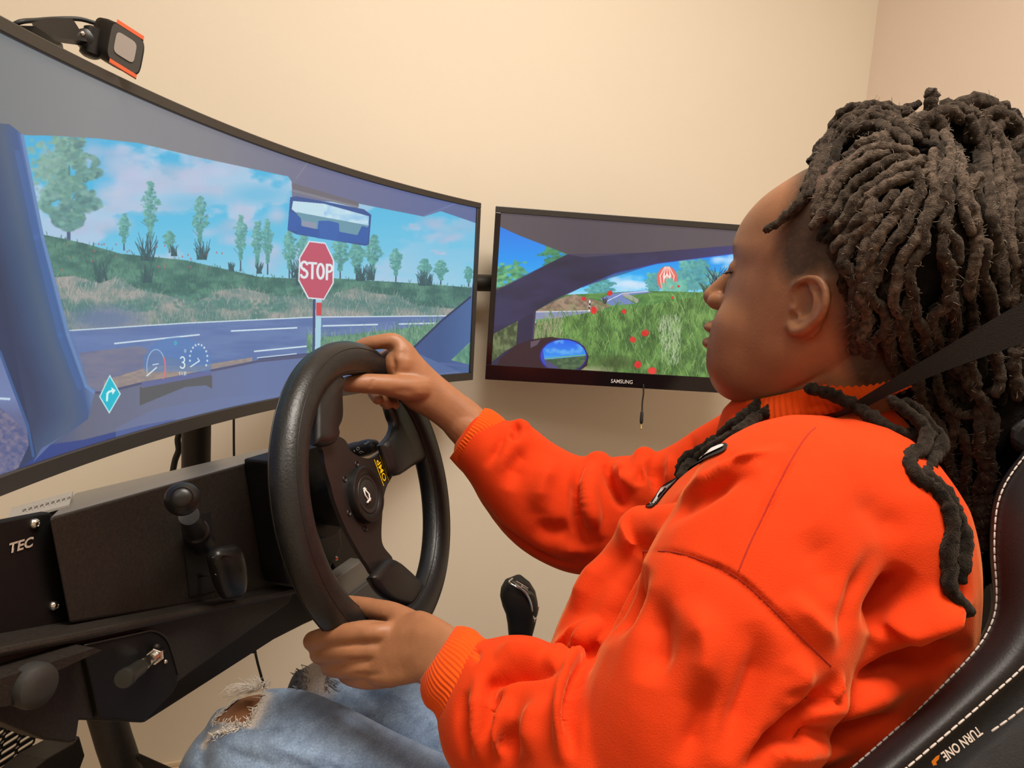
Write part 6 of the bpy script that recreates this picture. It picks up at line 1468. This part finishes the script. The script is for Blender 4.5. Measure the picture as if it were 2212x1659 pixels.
EXTRA = [
    ([(2090, 300), (2100, 262), (2090, 232), (2062, 226)], [.64, .635, .64, .65], .006), ([(2130, 330), (2150, 280), (2180, 262), (2206, 280)], [.63, .625, .63, .64], .006), ([(2110, 300), (2130, 250), (2160, 244), (2190, 270), (2212, 330)], [.63, .63, .63, .635, .64], .0065), ([(2000, 330), (1996, 280), (2020, 246), (2050, 240), (2080, 262)], [.635, .63, .63, .63, .635], .006), ([(1960, 300), (1985, 262), (2010, 250), (2030, 268), (2040, 310)], [.635, .63, .63, .63, .63], .006), ([(2180, 330), (2206, 300), (2230, 310), (2250, 360)], [.63, .63, .64, .65], .006),  # drawn with their own depth
    ([(1930, 862), (1975, 905), (2004, 932), (1992, 968), (1963, 992), (1978, 1030), (2026, 1056), (2048, 1106), (2058, 1160), (2048, 1215), (2050, 1262), (2072, 1298), (2090, 1322)], [.575, .56, .555, .555, .555, .56, .565, .575, .585, .59, .595, .60, .61], .0056),
    ([(1750, 838), (1790, 851), (1832, 868), (1880, 900), (1930, 930), (1975, 945), (2010, 940)], [.615, .608, .60, .585, .57, .565, .57], .0060),
    ([(1955, 870), (2000, 905), (2030, 950), (2020, 990), (1996, 1005), (2010, 1040), (2050, 1075), (2074, 1130), (2084, 1190), (2076, 1250)], [.585, .575, .57, .57, .57, .575, .58, .59, .60, .61], .0056),
    ([(1668, 850), (1640, 880), (1602, 908), (1560, 942), (1524, 966), (1496, 982), (1474, 998), (1466, 1022)], [.70, .705, .715, .725, .73, .735, .74, .742], .0058),
    ([(1690, 862), (1650, 892), (1610, 922), (1570, 950), (1536, 968), (1512, 986), (1500, 1004)], [.69, .70, .71, .72, .725, .73, .735], .0058),
    ([(1640, 872), (1592, 912), (1552, 950), (1520, 976), (1494, 1000), (1478, 1020), (1470, 1032)], [.715, .722, .73, .735, .738, .742, .744], .0062),
    ([(2010, 262), (2012, 232), (2016, 208), (2012, 200)], [.66, .655, .652, .652], .0062), ([(2030, 268), (2036, 244), (2046, 226)], [.66, .655, .655], .0060), ([(1968, 268), (1964, 248), (1960, 236)], [.655, .65, .65], .0050),
    ([(1870, 268), (1884, 248), (1894, 236)], [.645, .64, .64], .0050), ([(2160, 290), (2164, 256), (2166, 232)], [.66, .655, .655], .0055), ([(2064, 250), (2096, 222), (2130, 226), (2158, 262), (2180, 310)], [.65, .645, .645, .65, .65], .0085),
    ([(2020, 280), (2040, 250), (2070, 240), (2100, 250)], [.64, .635, .635, .64], .0075), ([(1846, 300), (1828, 292), (1822, 276), (1836, 262), (1856, 262)], [.645, .645, .645, .645, .65], .0048),
]
for g in GUIDES:
    add_loc(g, rng.uniform(.0043, .0053), -.004, tone=2 if g[0][1] < 480 and rng.random() < .75 else 1)
for pts, zs, r in EXTRA: add_loc(pts, r, zs=zs, wob=.0009, tip=.85, tone=0 if pts[0][1] > 800 else 1)
for k, g in enumerate(GUIDES):
    for rep in range(3 if k < 27 else 2):
        d_ = rng.uniform(-24, 24, 2) + (rng.uniform(-10, 10), 0); gg = np.array(g, float) + d_ + rng.uniform(-7, 7, (len(g), 2))
        a_ = rng.integers(0, 2); gg = gg[a_:] if len(gg) - a_ > 3 else gg
        if gg[:, 0].min() < 1735 and gg[:, 1].max() > 380: gg = gg[gg[:, 0] > 1745]
        if len(gg) < 3: continue
        add_loc(gg, rng.uniform(.0038, .0050), rng.uniform(.005, .017), wob=.0012, tone=int(rng.random() < .45))
tag(FRIZZ.build('frizz', mat('frizz_brown', (.17, .125, .092), .8, var=.4, vscale=200), hair, fix=False), kind='stuff')
# ------------------------------------------------------------------ racing seat and shoulder strap
M['vinyl'] = mat('black_seat_vinyl', (.014, .011, .011), .52, bump=.15, bscale=500, spec=.35)
M['fabric'] = mat('black_seat_fabric', (.012, .010, .010), .85, var=.3, vscale=500, bump=.4, bscale=900, sheen=.1)
M['stitch'] = mat('pale_thread', (.52, .46, .42), .7)
seat = empty('racing_seat', P(2150, 1400, .6), 'black racing seat with pale stitching behind the driver\'s back', 'seat')
E_ = np.array([(2290, 880), (2235, 945), (2205, 985), (2180, 1018), (2160, 1052), (2147, 1092), (2142, 1140), (2142, 1200), (2147, 1260), (2147, 1308), (2136, 1350), (2110, 1395), (2060, 1452), (1990, 1522), (1910, 1594), (1830, 1664), (1740, 1740)], float)
L2 = np.array([(2560, 880), (2500, 945), (2450, 1000), (2410, 1050), (2370, 1100), (2340, 1155), (2318, 1220), (2296, 1290), (2268, 1356), (2238, 1408), (2206, 1447), (2150, 1497), (2082, 1556), (2014, 1614), (1952, 1666), (1880, 1725), (1800, 1800)], float)
n_ = 90
e2, l2 = catmull(E_, n_), catmull(L2, n_)
def zE(t): return np.interp(t, [0, .5, 1], [.575, .525, .475])
rows = []
T = np.linspace(0, 1, n_)
for s_, dz in ((-.05, .16), (-.012, .05), (0, .012), (.03, .0), (.12, -.010), (.35, -.022), (.65, -.024), (.9, -.016), (1.0, -.010)):
    q = e2 + (l2 - e2) * s_; rows.append([P(x, y, zE(t) + dz - .035 * max(0, s_)) for (x, y), t in zip(q, T)])
MB().rings(rows, closed=False, cap=False).build('side_bolster', M['vinyl'], seat, fix=True)
l3 = l2 + np.array([40, 62]); rows = []
for s_, dz in ((0, -.043), (.12, -.036), (.9, -.036), (1.0, -.040)):
    q = l2 + (l3 - l2) * s_; rows.append([P(x, y, zE(t) + dz) for (x, y), t in zip(q, T)])
MB().rings(rows, closed=False, cap=False).build('piping_panel', M['fabric'], seat, fix=True)
rows = []
for s_, dz in ((0, -.043), (.2, -.050), (2.0, -.055), (6.0, -.03)):
    q = l3 + np.array([50, 80]) * s_ ; rows.append([P(x, y, zE(t) + dz) for (x, y), t in zip(q, T)])
MB().rings(rows, closed=False, cap=False).build('outer_panel', M['fabric'], seat, fix=True)
def stitches(curve, frac0, frac1, zf, name, step=.0060, ln=.0041, r=.00075):
    c = catmull(np.array([P(x, y, z) for x, y, z in curve]), 900); d = np.concatenate([[0], np.cumsum(np.linalg.norm(np.diff(c, axis=0), axis=1))]); mb = MB()
    s_ = d[-1] * frac0
    while s_ < d[-1] * frac1 - ln:
        pts = np.array([[np.interp(q, d, c[:, k]) for k in range(3)] for q in (s_, s_ + ln * .5, s_ + ln)]); pts[1] += unit(EYE - pts[1]) * .0004
        mb.tube(pts, [r * .9, r, r * .9], 6, ends=True); s_ += step
    o = mb.build(name, M['stitch'], seat); tag(o, kind='stuff'); return o
q = e2 + (l2 - e2) * .035; stitches([(x, y, zE(t) - .0045) for (x, y), t in zip(q, T)], .1, 1, 0, 'edge_stitching')
q = e2 + (l2 - e2) * .985; stitches([(x, y, zE(t) - .050) for (x, y), t in zip(q, T)], .3, 1, 0, 'inner_stitching', .0066, .0046)
q = np.array([(2260, 1490), (2212, 1528), (2180, 1553), (2139, 1582)]); stitches([(x, y, .452) for x, y in q], 0, 1, 0, 'outer_stitching', .0066, .0046)
q0, q1 = P(2120, 1573, .444), P(2036, 1636, .436); xd = q1 - q0; vd = unit((q0 + q1) / 2 - EYE); yd = -np.cross(xd, vd); yd = yd if (yd @ (P(2100, 1640, .5) - P(2078, 1604, .5))) > 0 else -yd
text_mesh('seat_lettering', 'TURN ONE', M['greyprint'], seat, (q0 + q1) / 2, xd, yd, (np.linalg.norm(xd) / 5.3, np.linalg.norm(xd) / 5.3 * 1.1), depth=0.0, shear=.2, bold=.02)
def flatpoly(pts, z, m, name, par, th=.0006):
    MB().prism([P(x, y, z) for x, y in pts], (EYE - P(pts[0][0], pts[0][1], z)) * .001).build(name, m, par, smooth=False)
flatpoly([(2012, 1645), (2022, 1634), (2030, 1630), (2028, 1640), (2022, 1646), (2024, 1652), (2016, 1654)], .434, M['orangeprint'], 'seat_logo', seat)
sp = Plane(P(2150, 1150, .70), [-.963, .27, 0.05])
o = MB().prism([sp.at(x, y) for x, y in ((1985, 880), (2060, 800), (2330, 760), (2420, 900), (2420, 1750), (1960, 1750), (1990, 1300))], -sp.n * .07).build('backrest', M['fabric'], seat, smooth=False); bevel(o, .02, 3)
o = MB().prism([P(x, y, .60) for x, y in ((2182, 925), (2200, 905), (2300, 880), (2320, 1000), (2230, 1000), (2178, 962))], -unit(EYE - P(2200, 940, .6)) * .05).build('headrest_wing', M['vinyl'], seat, smooth=False); bevel(o, .008, 3)
MB().box(np.array([P(1700, 1860, .68)[0], P(1700, 1860, .68)[1], P(1700, 1860, .68)[2] - .17]), np.array([.25, -.07, 0]), np.array([.07, .25, 0]), np.array([0, 0, .05])).build('seat_cushion', M['fabric'], seat, smooth=False)
bz = P(1700, 1860, .68); 
MB().box(np.array([bz[0], bz[1], (bz[2] - .22) / 2]), np.array([.2, -.05, 0]), np.array([.04, .15, 0]), np.array([0, 0, (bz[2] - .22) / 2])).build('seat_base', M['powder'], seat, smooth=False)
# strap running back from the shoulder
up_e = catmull(np.array([(1781, 907), (1850, 866), (1925, 820), (2000, 775), (2106, 712), (2230, 640), (2330, 585)], float), 30)
lo_e = catmull(np.array([(1783, 909), (1852, 888), (1925, 852), (2005, 816), (2110, 776), (2230, 735), (2330, 706)], float), 30)
zt = np.linspace(.600, .535, 30)
R = []
for (xa, ya), (xb, yb), z in zip(up_e, lo_e, zt):
    a_, b_ = P(xa, ya, z), P(xb, yb, z + .006); v = unit(EYE - a_) * .0012
    R.append([a_ + v, b_ + v, b_ - v, a_ - v])
strap = MB().rings(R).build('seat_belt', mat('belt_webbing', (.009, .006, .006), .75, var=.2, vscale=600, bump=.3, bscale=900), autosmooth=30)
tag(strap, 'dark shoulder strap crossing the locs from the collar to the seat', 'strap')
